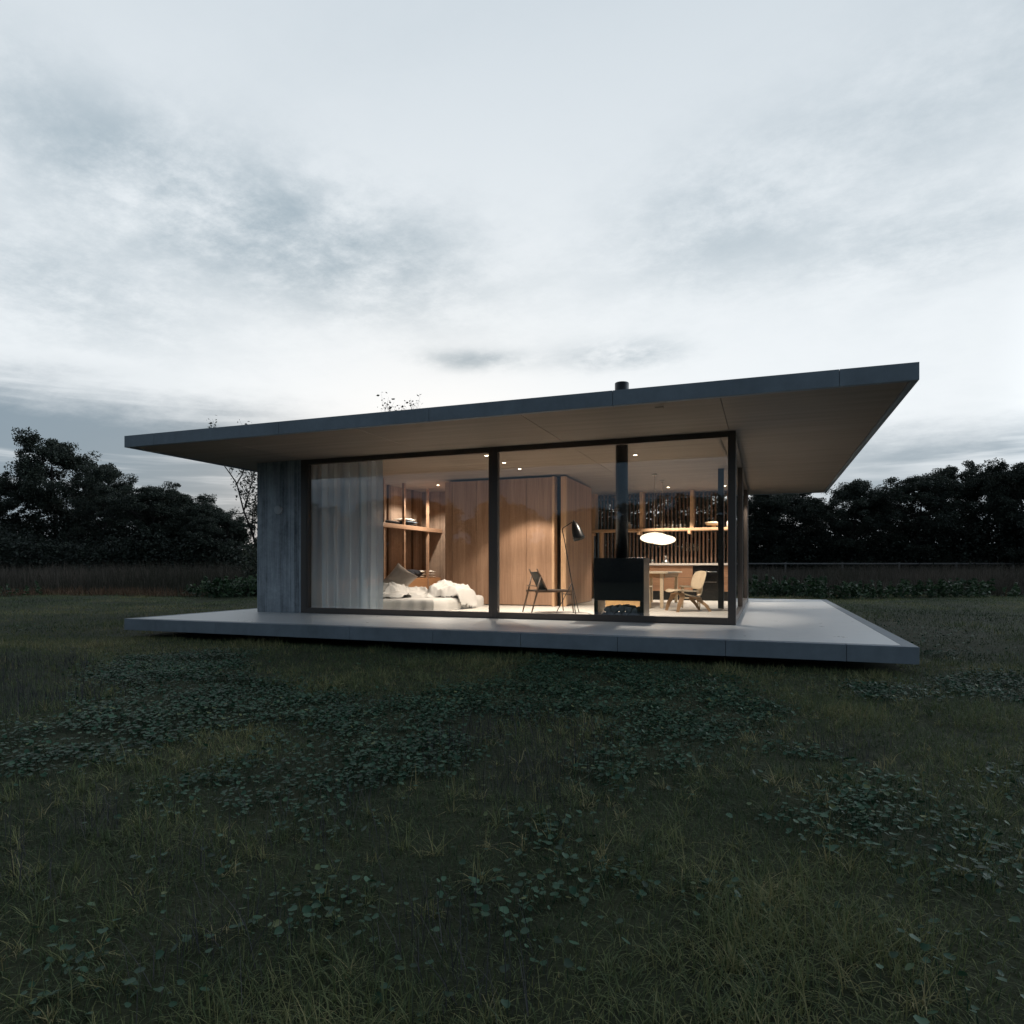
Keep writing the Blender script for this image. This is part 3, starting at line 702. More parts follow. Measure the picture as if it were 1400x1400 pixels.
def lat(x, y): return x * RT.x + y * RT.y

def lines(a, b, n, c, p=3.0):
    t = np.linspace(-1, 1, n); s = np.sign(t) * np.abs(t) ** p
    return c + np.where(s < 0, -s * (a - c), s * (b - c))
gx = lines(-320, 320, 231, -2); gy = lines(-240, 360, 241, 4)
GX, GY = np.meshgrid(gx, gy); V = np.stack([GX.ravel(), GY.ravel(), gz(GX.ravel(), GY.ravel())], 1)
nx = len(gx); a = (np.arange(len(gy) - 1)[:, None] * nx + np.arange(nx - 1)[None]).reshape(-1)
m, nt, b = mat('lawn_soil', (.03, .03, .018), .9, 0, .15)
v = coords(nt); n1 = noisex(nt, v, .35, 5, .6); n2 = noisex(nt, v, 3.0, 6, .7); n3 = noisex(nt, v, 40, 3, .6)
nt.links.new(ramp(nt, n1 * .4 + n2 * .4 + n3 * .2, [(.32, (.014, .017, .010)), (.5, (.028, .034, .017)), (.66, (.046, .048, .026))]), b.inputs['Base Color'])
bump(nt, n2 + n3 * .6, b, .6, .03)
gr = npmesh('lawn_ground', V, [(4, np.stack([a, a + 1, a + nx + 1, a + nx], 1))], m, smooth=True); gr['kind'] = 'structure'

# ------------------------------------------------------------------ polygons of plant patches on the lawn (metres)
IVY= [[(-7.37,5.89),(-7.22,6.84),(-6.36,7.16),(-5.42,6.0),(-4.79,5.45),(-3.81,4.98),(-3.06,4.98),(-2.68,5.33),(-2.53,6.54),(-2.79,7.96),(-2.44,8.09),(-1.69,8.02),(-1.11,7.61),(-0.61,7.26),(-0.29,6.69),(-0.03,6.05),(0.28,5.44),(0.02,4.77),(-0.18,4.15),(-0.35,3.72),(-0.54,3.26),(-0.74,3.33),(-0.86,3.6),(-0.94,4.22),(-1.31,4.72),(-1.75,4.68),(-1.92,4.26),(-1.79,3.55),(-1.72,3.08),(-1.78,2.77),(-1.87,2.45),(-2.22,2.21),(-2.67,2.44),(-2.67,2.92),(-2.6,3.33),(-3.05,3.83),(-3.45,3.58),(-3.59,2.88),(-3.67,2.32),(-4.12,2.38),(-5.01,2.89),(-4.84,3.06),(-4.85,3.52),(-5.16,4.13),(-6.44,4.83)],[(-1.84,1.76),(-1.76,1.86),(-1.53,1.83),(-1.45,1.72),(-1.6,1.63)],[(-1.58,1.94),(-1.49,2.04),(-1.34,2.04),(-1.29,1.92),(-1.43,1.87)],[(-1.04,2.01),(-0.91,2.14),(-0.73,2.1),(-0.7,1.86),(-0.83,1.74)],[(-0.8,2.3),(-0.68,2.45),(-0.51,2.37),(-0.56,2.2),(-0.72,2.13)],[(0.1,3.19),(0.36,3.47),(0.53,3.39),(0.63,3.06),(0.78,2.98),(0.58,2.81),(0.37,2.83),(0.21,2.98)],[(0.71,2.8),(0.91,3.03),(0.97,2.82),(0.8,2.39),(0.66,2.46)],[(-2.0,1.21),(-1.9,1.28),(-1.74,1.21),(-1.75,1.1),(-1.84,1.09)],[(0.13,4.04),(0.53,4.34),(0.76,4.01),(0.46,3.78)],[(0.68,7.06),(1.23,7.48),(1.47,6.61),(0.95,6.11)],[(1.82,7.93),(2.53,8.43),(2.22,6.89),(1.6,6.5)],[(0.37,2.11),(0.47,2.12),(0.42,1.94),(0.32,1.93)],[(1.17,4.23),(1.4,4.45),(1.18,3.68),(1.06,3.73)],[(0.92,13.35),(2.65,16.11),(3.44,13.18),(3.3,11.03),(2.22,9.98),(1.58,11.33)],[(-1.08,1.61),(-1.02,1.66),(-0.92,1.56),(-0.97,1.48)],[(-0.31,2.28),(-0.22,2.34),(-0.18,2.19),(-0.31,2.12)]]
DRY= [[(-2.11,3.78),(-1.71,4.57),(-1.16,4.54),(-0.88,3.89),(-0.79,3.31),(-0.97,2.97),(-1.37,2.87),(-1.75,3.13)],[(-1.41,2.81),(-1.0,3.06),(-0.9,2.56),(-1.17,2.46)],[(-2.42,2.07),(-2.17,2.25),(-1.79,1.89),(-1.97,1.74)],[(-9.01,5.28),(-7.61,5.8),(-5.46,4.37),(-4.88,3.38),(-5.18,3.04)],[(-1.91,2.26),(-1.73,2.69),(-1.39,2.11),(-1.6,1.97)],[(-1.15,1.92),(-0.97,2.04),(-0.74,1.6),(-0.96,1.49),(-1.16,1.69)],[(0.19,4.46),(0.57,4.69),(0.53,4.34),(0.21,4.15)],[(-1.77,1.35),(-1.73,1.61),(-1.42,1.48),(-1.38,1.27),(-1.57,1.2)],[(-3.22,2.03),(-3.09,2.18),(-2.5,1.82),(-2.5,1.63)]]

def inpoly(x, y, P):
    P = np.array(P); r = np.zeros(len(x), bool)
    for i in range(len(P)):
        (xa, ya), (xb, yb) = P[i - 1], P[i]
        c = (ya > y) != (yb > y)
        r ^= c & (x < (xb - xa) * (y - ya) / (yb - ya + 1e-12) + xa)
    return r
def inany(x, y, L, wob=.16, seed=40, soft=.10):
    dx = (fnoise(x, y, .7, seed) - .5) * 2 * wob * 2; dy = (fnoise(x, y, .7, seed + 5) - .5) * 2 * wob * 2
    jx, jy = RNG.normal(0, soft, len(x)), RNG.normal(0, soft, len(x))
    r = np.zeros(len(x), bool)
    for P in L: r |= inpoly(x + dx + jx, y + dy + jy, P)
    return r
def scatter(d0, d1, dens, marg=2.4, k=1.0):
    """uniform points over the ground wedge d0..d1 in front of the camera, a little wider than the view"""
    lmax = k * d1 + marg; n = int((d1 - d0) * 2 * lmax * dens)
    d = RNG.uniform(d0, d1, n); l = RNG.uniform(-lmax, lmax, n); q = np.abs(l) < k * d + marg; d, l = d[q], l[q]
    x = d * FW.x + l * RT.x; y = d * FW.y + l * RT.y
    q = ~((x > XL + .10) & (x < XR - .10) & (y > Y0 + .16) & (y < Y1 - .10)); return x[q], y[q]
def underdeck(x, y): return (x > XL) & (x < XR) & (y > Y0) & (y < Y1)

def blades(x, y, L, w, lean, tint, seg, curve=.5, z=None):
    """grass blades: seg rings of two points and a tip; returns V, faces, tint"""
    n = len(x); z = gz(x, y) - .005 if z is None else z
    az = RNG.uniform(0, 2 * np.pi, n); fx, fy = np.cos(az), np.sin(az); ro = az + np.pi / 2 + RNG.normal(0, .5, n); sx, sy = np.cos(ro), np.sin(ro)
    ts = np.linspace(0, 1, seg + 1); V = np.empty((n, 2 * seg + 1, 3), np.float32)
    for i, t in enumerate(ts):
        th = lean * (1 + curve * t * 1.6); r = L * t
        hx = np.sin(th) * r; hz = np.cos(np.minimum(th, 1.9)) * r
        ww = w * (1 - t) ** .6 * .5
        cx, cy, cz = x + fx * hx, y + fy * hx, z + np.maximum(hz, 0)
        if i < seg:
            V[:, 2 * i] = np.stack([cx - sx * ww, cy - sy * ww, cz], 1); V[:, 2 * i + 1] = np.stack([cx + sx * ww, cy + sy * ww, cz], 1)
        else: V[:, 2 * seg] = np.stack([cx, cy, cz], 1)
    base = (np.arange(n) * (2 * seg + 1))[:, None]
    quads = [np.concatenate([base + 2 * i, base + 2 * i + 1, base + 2 * i + 3, base + 2 * i + 2], 1) for i in range(seg - 1)]
    tri = np.concatenate([base + 2 * seg - 2, base + 2 * seg - 1, base + 2 * seg], 1)
    return V.reshape(-1, 3), quads, tri, np.repeat(tint, 2 * seg + 1)
def merge(name, parts, m):
    Vs, Q, T, A = [], [], [], []; o = 0
    for V, q, t, a in parts:
        Vs.append(V); Q += [k + o for k in q]; T.append(t + o); A.append(a); o += len(V)
    fs = ([(4, np.concatenate(Q))] if Q else []) + [(3, np.concatenate(T))]
    ob = npmesh(name, np.concatenate(Vs), fs, m, {'tint': np.concatenate(A)}); ob['kind'] = 'stuff'; return ob

MG = leafmat('grass_blades', [(0, (.034, .054, .028)), (.35, (.080, .112, .050)), (.65, (.150, .165, .070)), (.9, (.24, .215, .10)), (1, (.31, .265, .14))], .6, .2, .25)
MD = leafmat('dry_stalks', [(0, (.024, .024, .027)), (.5, (.052, .052, .056)), (1, (.092, .089, .090))], .75, .15, .15)
MI = leafmat('creeper_leaves', [(0, (.012, .032, .017)), (.5, (.030, .078, .044)), (.85, (.055, .115, .068)), (1, (.13, .15, .06))], .5, .25, .15)

def lawn(d0, d1, dens, seg, wid, lo, hi):
    x, y = scatter(d0, d1, dens); iv = inany(x, y, IVY); dr = inany(x, y, DRY)
    pn = fnoise(x, y, 1.1, 70); p2 = fnoise(x, y, .35, 75, 2); p3 = fnoise(x, y, 4.5, 79)
    keep = RNG.random(len(x)) < np.where(iv, .30, np.where(dr, .5, .55 + .45 * p2)); x, y, iv, dr, pn, p2, p3 = (q[keep] for q in (x, y, iv, dr, pn, p2, p3))
    n = len(x); tuft = smooth(.45, .8, p2) * smooth(.35, .65, pn)
    L = (lo + (hi - lo) * RNG.random(n) ** 1.6) * (.55 + .75 * tuft + .35 * pn); L = np.where(iv, L * .7, L)
    ud = underdeck(x, y); L = np.where(ud, np.minimum(L * .6, .09), L)
    fd = smooth(9, 15, depth(x, y)); tint = np.clip(.40 - .06 * fd + (pn - .5) * 1.0 + (p3 - .5) * (1.0 + .7 * fd) + RNG.normal(0, .16, n) + .12 * tuft, 0, 1); tint = np.where(iv | dr, tint * .6, tint)
    return blades(x, y, L, wid * (.7 + .7 * RNG.random(n)), np.abs(RNG.normal(.50, .36, n)) + .05, tint, seg, .7)
parts = [lawn(1.15, 3.2, 9000, 4, .0030, .03, .10), lawn(3.2, 6, 4800, 3, .0038, .035, .11), lawn(6, 11, 2300, 2, .0055, .045, .12), lawn(11, 28.5, 620, 1, .010, .05, .13)]
def tussocks(d0, d1, dens, nb, lo, hi, wid, seg):
    x, y = scatter(d0, d1, dens); q = (RNG.random(len(x)) < .25 + .9 * smooth(.38, .62, fnoise(x, y, .9, 61))) & ~underdeck(x, y) & ~inany(x, y, IVY, .2, 44, .12); x, y = x[q], y[q]; n = len(x)
    k = np.repeat(np.arange(n), RNG.integers(nb[0], nb[1], n)); m_ = len(k); az = RNG.uniform(0, 2 * np.pi, m_); r = np.abs(RNG.normal(0, .022, m_))
    sz = RNG.uniform(lo, hi, n)[k] * RNG.uniform(.55, 1.1, m_); tn = np.clip(.55 + RNG.normal(0, .24, n), 0, 1)[k]
    V, qd, tr, a_ = blades(x[k] + r * np.cos(az), y[k] + r * np.sin(az), sz, wid * (.7 + .6 * RNG.random(m_)), np.clip(RNG.normal(.5, .25, m_), .05, 1.1), np.clip(tn + RNG.normal(0, .10, m_), 0, 1), seg, .8)
    return V, qd, tr, a_
parts += [tussocks(1.15, 3.6, 95, (12, 24), .06, .15, .0034, 3), tussocks(3.6, 8, 55, (9, 18), .06, .15, .0045, 2), tussocks(8, 16, 14, (8, 14), .07, .16, .007, 1)]
tag(merge('grass', parts, MG), 'short olive grass covering the dark lawn', 'grass')

# dry grey stalks in clumps
def dry(d0, d1, dens, seg, wid):
    x, y = scatter(d0, d1, dens); q = inany(x, y, DRY, .2, 50) & (RNG.random(len(x)) < .25 + .9 * smooth(.4, .7, fnoise(x, y, .3, 90, 2))); x, y = x[q], y[q]; n = len(x)
    return blades(x, y, RNG.uniform(.08, .24, n), wid * (.6 + .8 * RNG.random(n)), np.abs(RNG.normal(.22, .20, n)), np.clip(.5 + RNG.normal(0, .25, n), 0, 1), seg, .3)
tag(merge('dry_stalks', [dry(1.2, 4, 1300, 3, .0024), dry(4, 8.0, 560, 2, .0035)], MD), 'thin grey-brown dry stalks in clumps on the lawn', 'dry grass')

# round-leaved creeper
def creeper(d0, d1, dens, smin, smax, sprinkle):
    x, y = scatter(d0, d1, dens); iv = inany(x, y, IVY, .22, 44, .13)
    p = fnoise(x, y, .28, 95, 2); q = (iv & (RNG.random(len(x)) < .25 + .95 * smooth(.32, .62, p))) | ((RNG.random(len(x)) < sprinkle) & (fnoise(x, y, .8, 97) > .56))
    q &= ~underdeck(x, y)
    x, y = x[q], y[q]; n = len(x); k = 8
    z = gz(x, y) + RNG.uniform(.010, .060, n) * (.6 + .8 * fnoise(x, y, .5, 99, 2)); s = RNG.uniform(smin, smax, n)
    tilt = np.abs(RNG.normal(.30, .26, n)); az = RNG.uniform(0, 2 * np.pi, n); ro = RNG.uniform(0, 2 * np.pi, n)
    ang = np.linspace(0, 2 * np.pi, k, endpoint=False); rad = np.array([.62, .95, 1.05, .92, 1.08, .92, 1.05, .95])
    V = np.empty((n, k + 1, 3), np.float32)
    def place(u, v, w):
        c, si = np.cos(ro), np.sin(ro); u, v = u * c - v * si, u * si + v * c
        ca, sa = np.cos(az), np.sin(az); a_ = u * ca + v * sa; b_ = -u * sa + v * ca
        a2 = a_ * np.cos(tilt) + w * np.sin(tilt); w2 = -a_ * np.sin(tilt) + w * np.cos(tilt)
        return np.stack([x + a2 * ca - b_ * sa, y + a2 * sa + b_ * ca, z + w2], 1)
    V[:, 0] = place(np.zeros(n) - .15 * s, np.zeros(n), -s * .12)
    for i in range(k): V[:, i + 1] = place(-np.cos(ang[i]) * rad[i] * s, np.sin(ang[i]) * rad[i] * s, s * .10 * np.abs(np.sin(ang[i])) + RNG.normal(0, .04, n) * s)
    base = (np.arange(n) * (k + 1))[:, None]
    tri = np.concatenate([np.concatenate([base, base + 1 + i, base + 1 + (i + 1) % k], 1) for i in range(k)])
    tint = np.repeat(np.clip(.45 + RNG.normal(0, .22, n) + (fnoise(x, y, .6, 98) - .5) * .6, 0, 1), k + 1)
    if d0 < 9:                                   # a stalk under each leaf
        g = gz(x, y); ox, oy = RNG.normal(0, .012, n), RNG.normal(0, .012, n); w = .0016; o = n * (k + 1)
        T = np.stack([np.stack([x + ox - w, y + oy, g], 1), np.stack([x + ox + w, y + oy, g], 1), V[:, 0] + [0, 0, .001]], 1).reshape(-1, 3)
        return np.concatenate([V.reshape(-1, 3), T]), [], np.concatenate([tri, o + np.arange(3 * n).reshape(-1, 3)]), np.concatenate([tint, np.full(3 * n, .3)])
    return V.reshape(-1, 3), [], tri, tint
tag(merge('ground_creeper', [creeper(1.2, 3.6, 3000, .005, .0165, .004), creeper(3.6, 9, 1900, .006, .018, .02), creeper(9, 27, 60, .010, .024, .3)], MI), 'round dark green creeper leaves spreading in patches over the lawn', 'ground cover')

# ------------------------------------------------------------------ meadow behind the lawn
def edge(x, y): return 27.0 + (fnoise(x, y, 5, 120) - .5) * 2.6
x, y = scatter(25, 54, 46, 6); d = depth(x, y); q = (d > edge(x, y) + .3) & (RNG.random(len(x)) < np.where(d < 33, 1, .6)); x, y, d = x[q], y[q], d[q]; n = len(x)
hgt = (.95 + .55 * RNG.random(n)) * (.62 + .40 * fnoise(x, y, 5, 125) + .42 * fnoise(x, y, 1.3, 127)) * (.40 + .60 * smooth(0, 5, d - edge(x, y)))
MM = leafmat('meadow_stalks', [(0, (.030, .032, .022)), (.5, (.060, .053, .044)), (1, (.11, .092, .076))], .8, .1, .2)
mp = [blades(x, y, hgt, RNG.uniform(.014, .035, n), np.abs(RNG.normal(.18, .14, n)), np.clip(RNG.normal(.5, .2, n) + (fnoise(x, y, 4, 128) - .5) * 1.3, 0, 1), 2, .5)]
tag(merge('meadow_grass', mp, MM), 'tall brown dry grass of the meadow beyond the lawn', 'tall grass')
x, y = scatter(24, 30, 130, 6); d = depth(x, y); l = lat(x, y); e = edge(x, y)
q = (d > e - .9 - .8 * fnoise(x, y, 2, 131)) & (d < e + .6) & (RNG.random(len(x)) < np.where(l < -9, .9, .12) * smooth(.3, .55, fnoise(x, y, 3.5, 133))); x, y = x[q], y[q]; n = len(x)
MR = leafmat('rust_grass', [(0, (.06, .036, .024)), (.5, (.115, .070, .046)), (1, (.17, .11, .07))], .8, .1, .2)
tag(merge('rust_grass', [blades(x, y, RNG.uniform(.18, .46, n), RNG.uniform(.012, .028, n), np.abs(RNG.normal(.3, .2, n)), RNG.random(n), 2, .6)], MR), 'low rust-brown grass fringe along the meadow edge', 'grass')

# leaf cards -------------------------------------------------------
def leafquads(C, s, tint, flat=.0):
    """one folded rhombus leaf per centre"""
    n = len(C); a = RNG.normal(0, 1, (n, 3)); a[:, 2] *= .6; a /= np.linalg.norm(a, axis=1)[:, None]
    b = RNG.normal(0, 1, (n, 3)); b[:, 2] *= (1 - flat); b = np.cross(a, b); b /= np.linalg.norm(b, axis=1)[:, None] + 1e-9
    s = s[:, None]; V = np.empty((n, 4, 3), np.float32)
    V[:, 0] = C - a * s * .6; V[:, 1] = C + b * s * .34; V[:, 2] = C + a * s * .6; V[:, 3] = C - b * s * .34
    q = np.arange(n)[:, None] * 4; return V.reshape(-1, 3), [np.concatenate([q, q + 1, q + 2, q + 3], 1)], np.zeros((0, 3), int), np.repeat(tint, 4)

# green weeds at the meadow edge: leafy stems
def weeds(spans):
    Cs = []; st = []
    for l0, l1, cnt, hmin, hmax in spans:
        for _ in range(cnt):
            l = RNG.uniform(l0, l1); d = 26.2 + RNG.normal(0, .5); x = d * FW.x + l * RT.x; y = d * FW.y + l * RT.y; z = float(gz(x, y)); h = RNG.uniform(hmin, hmax); az = RNG.uniform(0, 6.28); le = RNG.uniform(.05, .35)
            k = int(26 * h / .7); t = RNG.random(k) ** .7
            st.append((x, y, h, az, le))
            Cs.append(np.stack([x + np.cos(az) * le * h * t + RNG.normal(0, .07, k) * (1.2 - t), y + np.sin(az) * le * h * t + RNG.normal(0, .07, k) * (1.2 - t), z + h * t], 1))
    return np.concatenate(Cs)
C = weeds([(-11.6, -9.4, 120, .35, .8), (-12.8, -11.6, 14, .3, .6), (-21, -18.5, 12, .3, .6), (9.4, 12.2, 85, .3, .85), (12.2, 16.2, 100, .3, .7), (16.3, 18.4, 50, .35, .75), (19.4, 20.6, 20, .3, .7), (-9.2, 9.2, 120, .3, .7)])
MW = leafmat('weed_leaves', [(0, (.020, .040, .020)), (.6, (.038, .074, .036)), (1, (.06, .10, .045))], .55, .3, .25)
o = merge('weeds', [leafquads(C, RNG.uniform(.09, .17, len(C)), RNG.random(len(C)))], MW); tag(o, 'bushy green weeds along the foot of the meadow', 'weeds')

# ================================================================== TREES
MB_BARK = speckled('dark_bark', (.030, .026, .024), .9, 0, .2, .35, 9, .5)
MB_PALE = speckled('pale_bark', (.075, .070, .066), .85, 0, .2, .3, 9, .4)
ML = leafmat('tree_leaves', [(0, (.018, .023, .018)), (.5, (.034, .044, .032)), (.85, (.054, .066, .044)), (1, (.075, .082, .052))], .55, .3, .2)
def tree_data(seed, H, spread, dens=1.0, low=.22, leaf=(.09, .17)):
    """tapered trunk with limbs (as tubes) and leaf clusters round the branch ends; local, base at 0"""
    rnd = random.Random(seed); wood_ = MB(); ends = []
    def pt(h): return Vector((.25 * math.sin(h * .5 + seed), .25 * math.cos(h * .43 + seed * 2) - .2, h))
    tr = [pt(H * t) for t in (0, .12, .25, .4, .55, .7, .84)]
    wood_.tube(tr, [.028 * H * s for s in (1, .8, .7, .55, .4, .26, .12)], 9)
    nl = int(17 * (.8 + .4 * rnd.random()))
    for i in range(nl):
        t = low + (.90 - low) * (i + rnd.random() * .8) / nl; p = pt(H * t * .93); az = i * 2.4 + rnd.uniform(-.5, .5)
        prof = math.sin(math.pi * min(1, max(.06, (t - low * .9) / (1.0 - low * .9))) ** .85)
        ln = spread * prof * rnd.uniform(.65, 1.12); up = .25 + .40 * t + rnd.uniform(-.15, .25)
        dr = Vector((math.cos(az), math.sin(az), up)).normalized(); mid = p + dr * ln * .5 + Vector((0, 0, -.04 * ln)); e = p + dr * ln + Vector((rnd.uniform(-.2, .2), rnd.uniform(-.2, .2), .10 * ln))
        wood_.tube([p, mid, e], [.010 * H * (1.1 - t), .006 * H * (1.1 - t) + .01, .012], 6); ends.append((e, 1.0)); ends.append((p.lerp(e, .72), .8))
        for k in range(rnd.randint(4, 6)):
            q = p.lerp(e, rnd.uniform(.35, .98)); a2 = az + rnd.uniform(-1.5, 1.5); l2 = ln * rnd.uniform(.22, .5) + .3
            f = q + Vector((math.cos(a2), math.sin(a2), rnd.uniform(-.05, .75))) * l2; wood_.tube([q, q.lerp(f, .55) + Vector((0, 0, .06)), f], [.028, .018, .008], 5); ends.append((f, .8))
    for k in range(rnd.randint(5, 8)):
        az = rnd.uniform(0, 6.28); p = pt(H * .8); q_ = rnd.random(); e = Vector((math.cos(az) * spread * .5 * q_, math.sin(az) * spread * .5 * q_, H * (1.0 - .22 * q_ - rnd.uniform(0, .07))))
        wood_.tube([p, p.lerp(e, .5) + Vector((0, 0, .1)), e], [.05, .03, .01], 5); ends.append((e, .85))
    C = []
    for e, s in ends:
        for sub in range(rnd.randint(2, 4)):
            c = np.array(e) + RNG.normal(0, .28, 3) * [1.2, 1.2, .6]; n = int(RNG.integers(80, 180) * dens)
            r = RNG.normal(0, 1, (n, 3)); r /= np.linalg.norm(r, axis=1)[:, None]; r *= (RNG.random(n) ** .45)[:, None]
            C.append(c + r * np.array([.66, .66, .42]) * s * RNG.uniform(.6, 1.35))
    C = np.concatenate(C); C = C[C[:, 2] > .4]
    hi = C[C[:, 2] > np.percentile(C[:, 2], 92)]; ox, oy = hi[:, 0].mean(), hi[:, 1].mean(); zt_ = C[:, 2].max()
    C[:, 0] -= ox * C[:, 2] / zt_; C[:, 1] -= oy * C[:, 2] / zt_; wood_.v = [(x - ox * z / zt_, y - oy * z / zt_, z) for x, y, z in wood_.v]
    sh = H / max(.1, np.percentile(C[:, 2], 99.9)); C[:, 2] *= sh; wood_.v = [(x, y, z * sh) for x, y, z in wood_.v]
    return wood_, C, RNG.uniform(leaf[0], leaf[1], len(C))
def tree_mesh_objs(name, seed, H, spread, parent, **k):
    w_, C, s = tree_data(seed, H, spread, **k)
    t = w_.build('trunk', MB_BARK, parent, True)
    V, q, tr, a = leafquads(C, s, np.clip(RNG.normal(.45, .25, len(C)), 0, 1), .3)
    c = npmesh('crown', V, [(4, q[0])], ML, {'tint': a}, parent); return t, c
protos = []
def copy_tree(src, loc, rz, s, label, group):
    r = src.copy(); COL.objects.link(r); r.location = loc; r.rotation_euler = (0, 0, rz); r.scale = s; r['label'] = label; r['group'] = group
    for chd in [c for c in src.children]:
        c = chd.copy(); COL.objects.link(c); c.parent = r
    return r
GL = 'dark trees along the meadow left of the pavilion'; GR = 'dark trees along the meadow right of the pavilion'; GB = 'dark trees behind the pavilion'
# (x, y, height, kind, label, group)
TR = [(-66.4, 39.2, 11.0, 1, 'dark tree half cut by the left edge of the picture', GL),
 (-62.5, 38.0, 9.9, 3, 'dark broad tree just left of the tallest one at the far left', GL),
 (-59.6, 41.6, 13.0, 0, 'tallest dark tree at the far left, its crown rising high above the row', GL),
 (-60.2, 45.9, 8.4, 2, 'dark tree filling the dip right of the tallest tree on the left', GL),
 (-52.3, 41.3, 9.9, 1, 'second-highest dark rounded tree in the left row, midway to the roof corner', GL),
 (-53.6, 46.0, 7.6, 4, 'lower dark tree under the left roof corner, behind the rounded one', GL),
 (-46.5, 41.3, 8.1, 3, 'dark flat-topped tree below the left end of the roof', GL),
 (-46.2, 44.6, 7.6, 0, 'dark tree with a lumpy crown under the left roof overhang', GL),
 (-41.8, 42.0, 6.4, 2, 'dark tree on the falling slope of the left row near the bare sapling', GL),
 (-38.9, 40.9, 5.5, 4, 'lowest dark tree ending the left row beside the bare sapling', GL),
 (-.3, 63.9, 8.3, 3, 'dark tree right beside the rear glass corner of the pavilion', GR),
 (2.5, 67.1, 8.8, 1, 'dark tree half hidden by the rear tip of the right roof overhang', GR),
 (5.3, 72.5, 7.4, 4, 'low dark tree right of the rear tip of the roof', GR),
 (7.4, 64.7, 8.8, 0, 'slender dark tree with an airy crown in the gap right of the roof', GR),
 (10.8, 72.4, 7.9, 2, 'dark tree between the airy crown and the higher trees on the right', GR),
 (12.5, 65.6, 9.3, 3, 'dark tree where the right row steps up', GR),
 (15.9, 70.0, 10.4, 1, 'dark wide-crowned tree forming the high plateau of the right row', GR),
 (17.9, 68.7, 9.8, 4, 'dark tree right of the high plateau, second from the right edge', GR),
 (19.2, 65.9, 10.0, 0, 'dark tree with a tall crown at the right edge of the picture', GR),
 (22.8, 69.4, 10.6, 2, 'dark tree cut by the right edge of the picture', GR),
 (-31.0, 50.0, 5.2, 1, 'dark tree far behind the pavilion, hidden by its concrete wall', GB), (-6.5, 62.0, 8.6, 2, 'dark tree behind the kitchen, seen between the slats on the right', GB),
 (-12.5, 60.0, 8.8, 3, 'dark tree behind the kitchen, seen between the slats on the left', GB)]
specs = [(111, 10, 3.6), (102, 10, 3.9), (103, 10, 3.5), (104, 10, 4.1), (105, 10, 3.3)]
first = {}
for x, y, H, k, lab, g in TR:
    z = GZ - .10; s = H / 10.0; w_ = s * (.82 if H > 9.5 else 1.0 if H > 8 else 1.12); sc = (w_, w_, s)
    if k not in first:
        r = thing('tree', lab, 'tree', (x, y, z), RNG.uniform(0, 6.28), g); r.scale = sc
        tree_mesh_objs('tree', *specs[k], r, low=.16); first[k] = r
    else: copy_tree(first[k], (x, y, z), RNG.uniform(0, 6.28), sc, lab, g)

# dark thicket under and behind the trees
def thicket(segs):
    Cs = []
    for (xa, ya), (xb, yb), h, dens in segs:
        ln = math.hypot(xb - xa, yb - ya); n = int(ln * dens * 2.6); t = RNG.random(n)
        x = xa + (xb - xa) * t + RNG.normal(0, 1.6, n); y = ya + (yb - ya) * t + RNG.normal(0, 1.6, n)
        top = h * (.18 + .75 * fnoise(x, y, 6, 140) + .65 * fnoise(x, y, 1.8, 144)); Cs.append(np.stack([x, y, np.minimum(gz(x, y), .3) + top * RNG.random(n) ** .9], 1))
    return np.concatenate(Cs)
C = thicket([((-84, 30), (-38, 41.5), 4.0, 420), ((-84, 36), (-44, 46), 5.6, 560), ((-44, 46), (-38, 46), 4.5, 300), ((-40, 45), (-16, 61), 4.4, 420), ((-17, 61), (2, 66), 7.4, 800), ((-20, 66), (4, 71), 7.6, 700), ((0, 66), (40, 68), 5.2, 600), ((0, 71), (40, 76), 6.8, 620)])
o = merge('thicket', [leafquads(C, RNG.uniform(.12, .25, len(C)), np.clip(RNG.normal(.3, .2, len(C)), 0, 1))], ML); tag(o, 'dense dark undergrowth under the trees beyond the meadow', 'undergrowth')

# the wood behind the camera, mirrored in the glass front: one mass
Vs, Q, A = [], [], []; off = 0; wd = MB()
for i in range(26):
    x = -62 + i * 2.75 + RNG.normal(0, .8); y = -31 + RNG.normal(0, 2.2) - .10 * abs(x + 20); H = 4.2 + 4.4 * float(fnoise(np.array([x]), np.array([0.]), 9, 160)[0]) + RNG.uniform(-.7, 1.0)
    w_, C, s = tree_data(200 + i % 9 + i * 10, H, H * .34, .26, low=.12, leaf=(.18, .34)); z = float(gz(x, y)); C = C + [x, y, z]
    V, q, _, a = leafquads(C, s, np.clip(RNG.normal(.45, .25, len(C)), 0, 1)); Vs.append(V); Q.append(q[0] + off); A.append(a); off += len(V)
C = thicket([((-75, -34), (20, -33), 3.6, 300)]); V, q, _, a = leafquads(C, RNG.uniform(.3, .55, len(C)), np.full(len(C), .4)); Vs.append(V); Q.append(q[0] + off); A.append(a)
o = npmesh('woodland', np.concatenate(Vs), [(4, np.concatenate(Q))], ML, {'tint': np.concatenate(A)}); o['kind'] = 'stuff'; tag(o, 'dark wood seen mirrored in the glass front of the pavilion', 'wood')

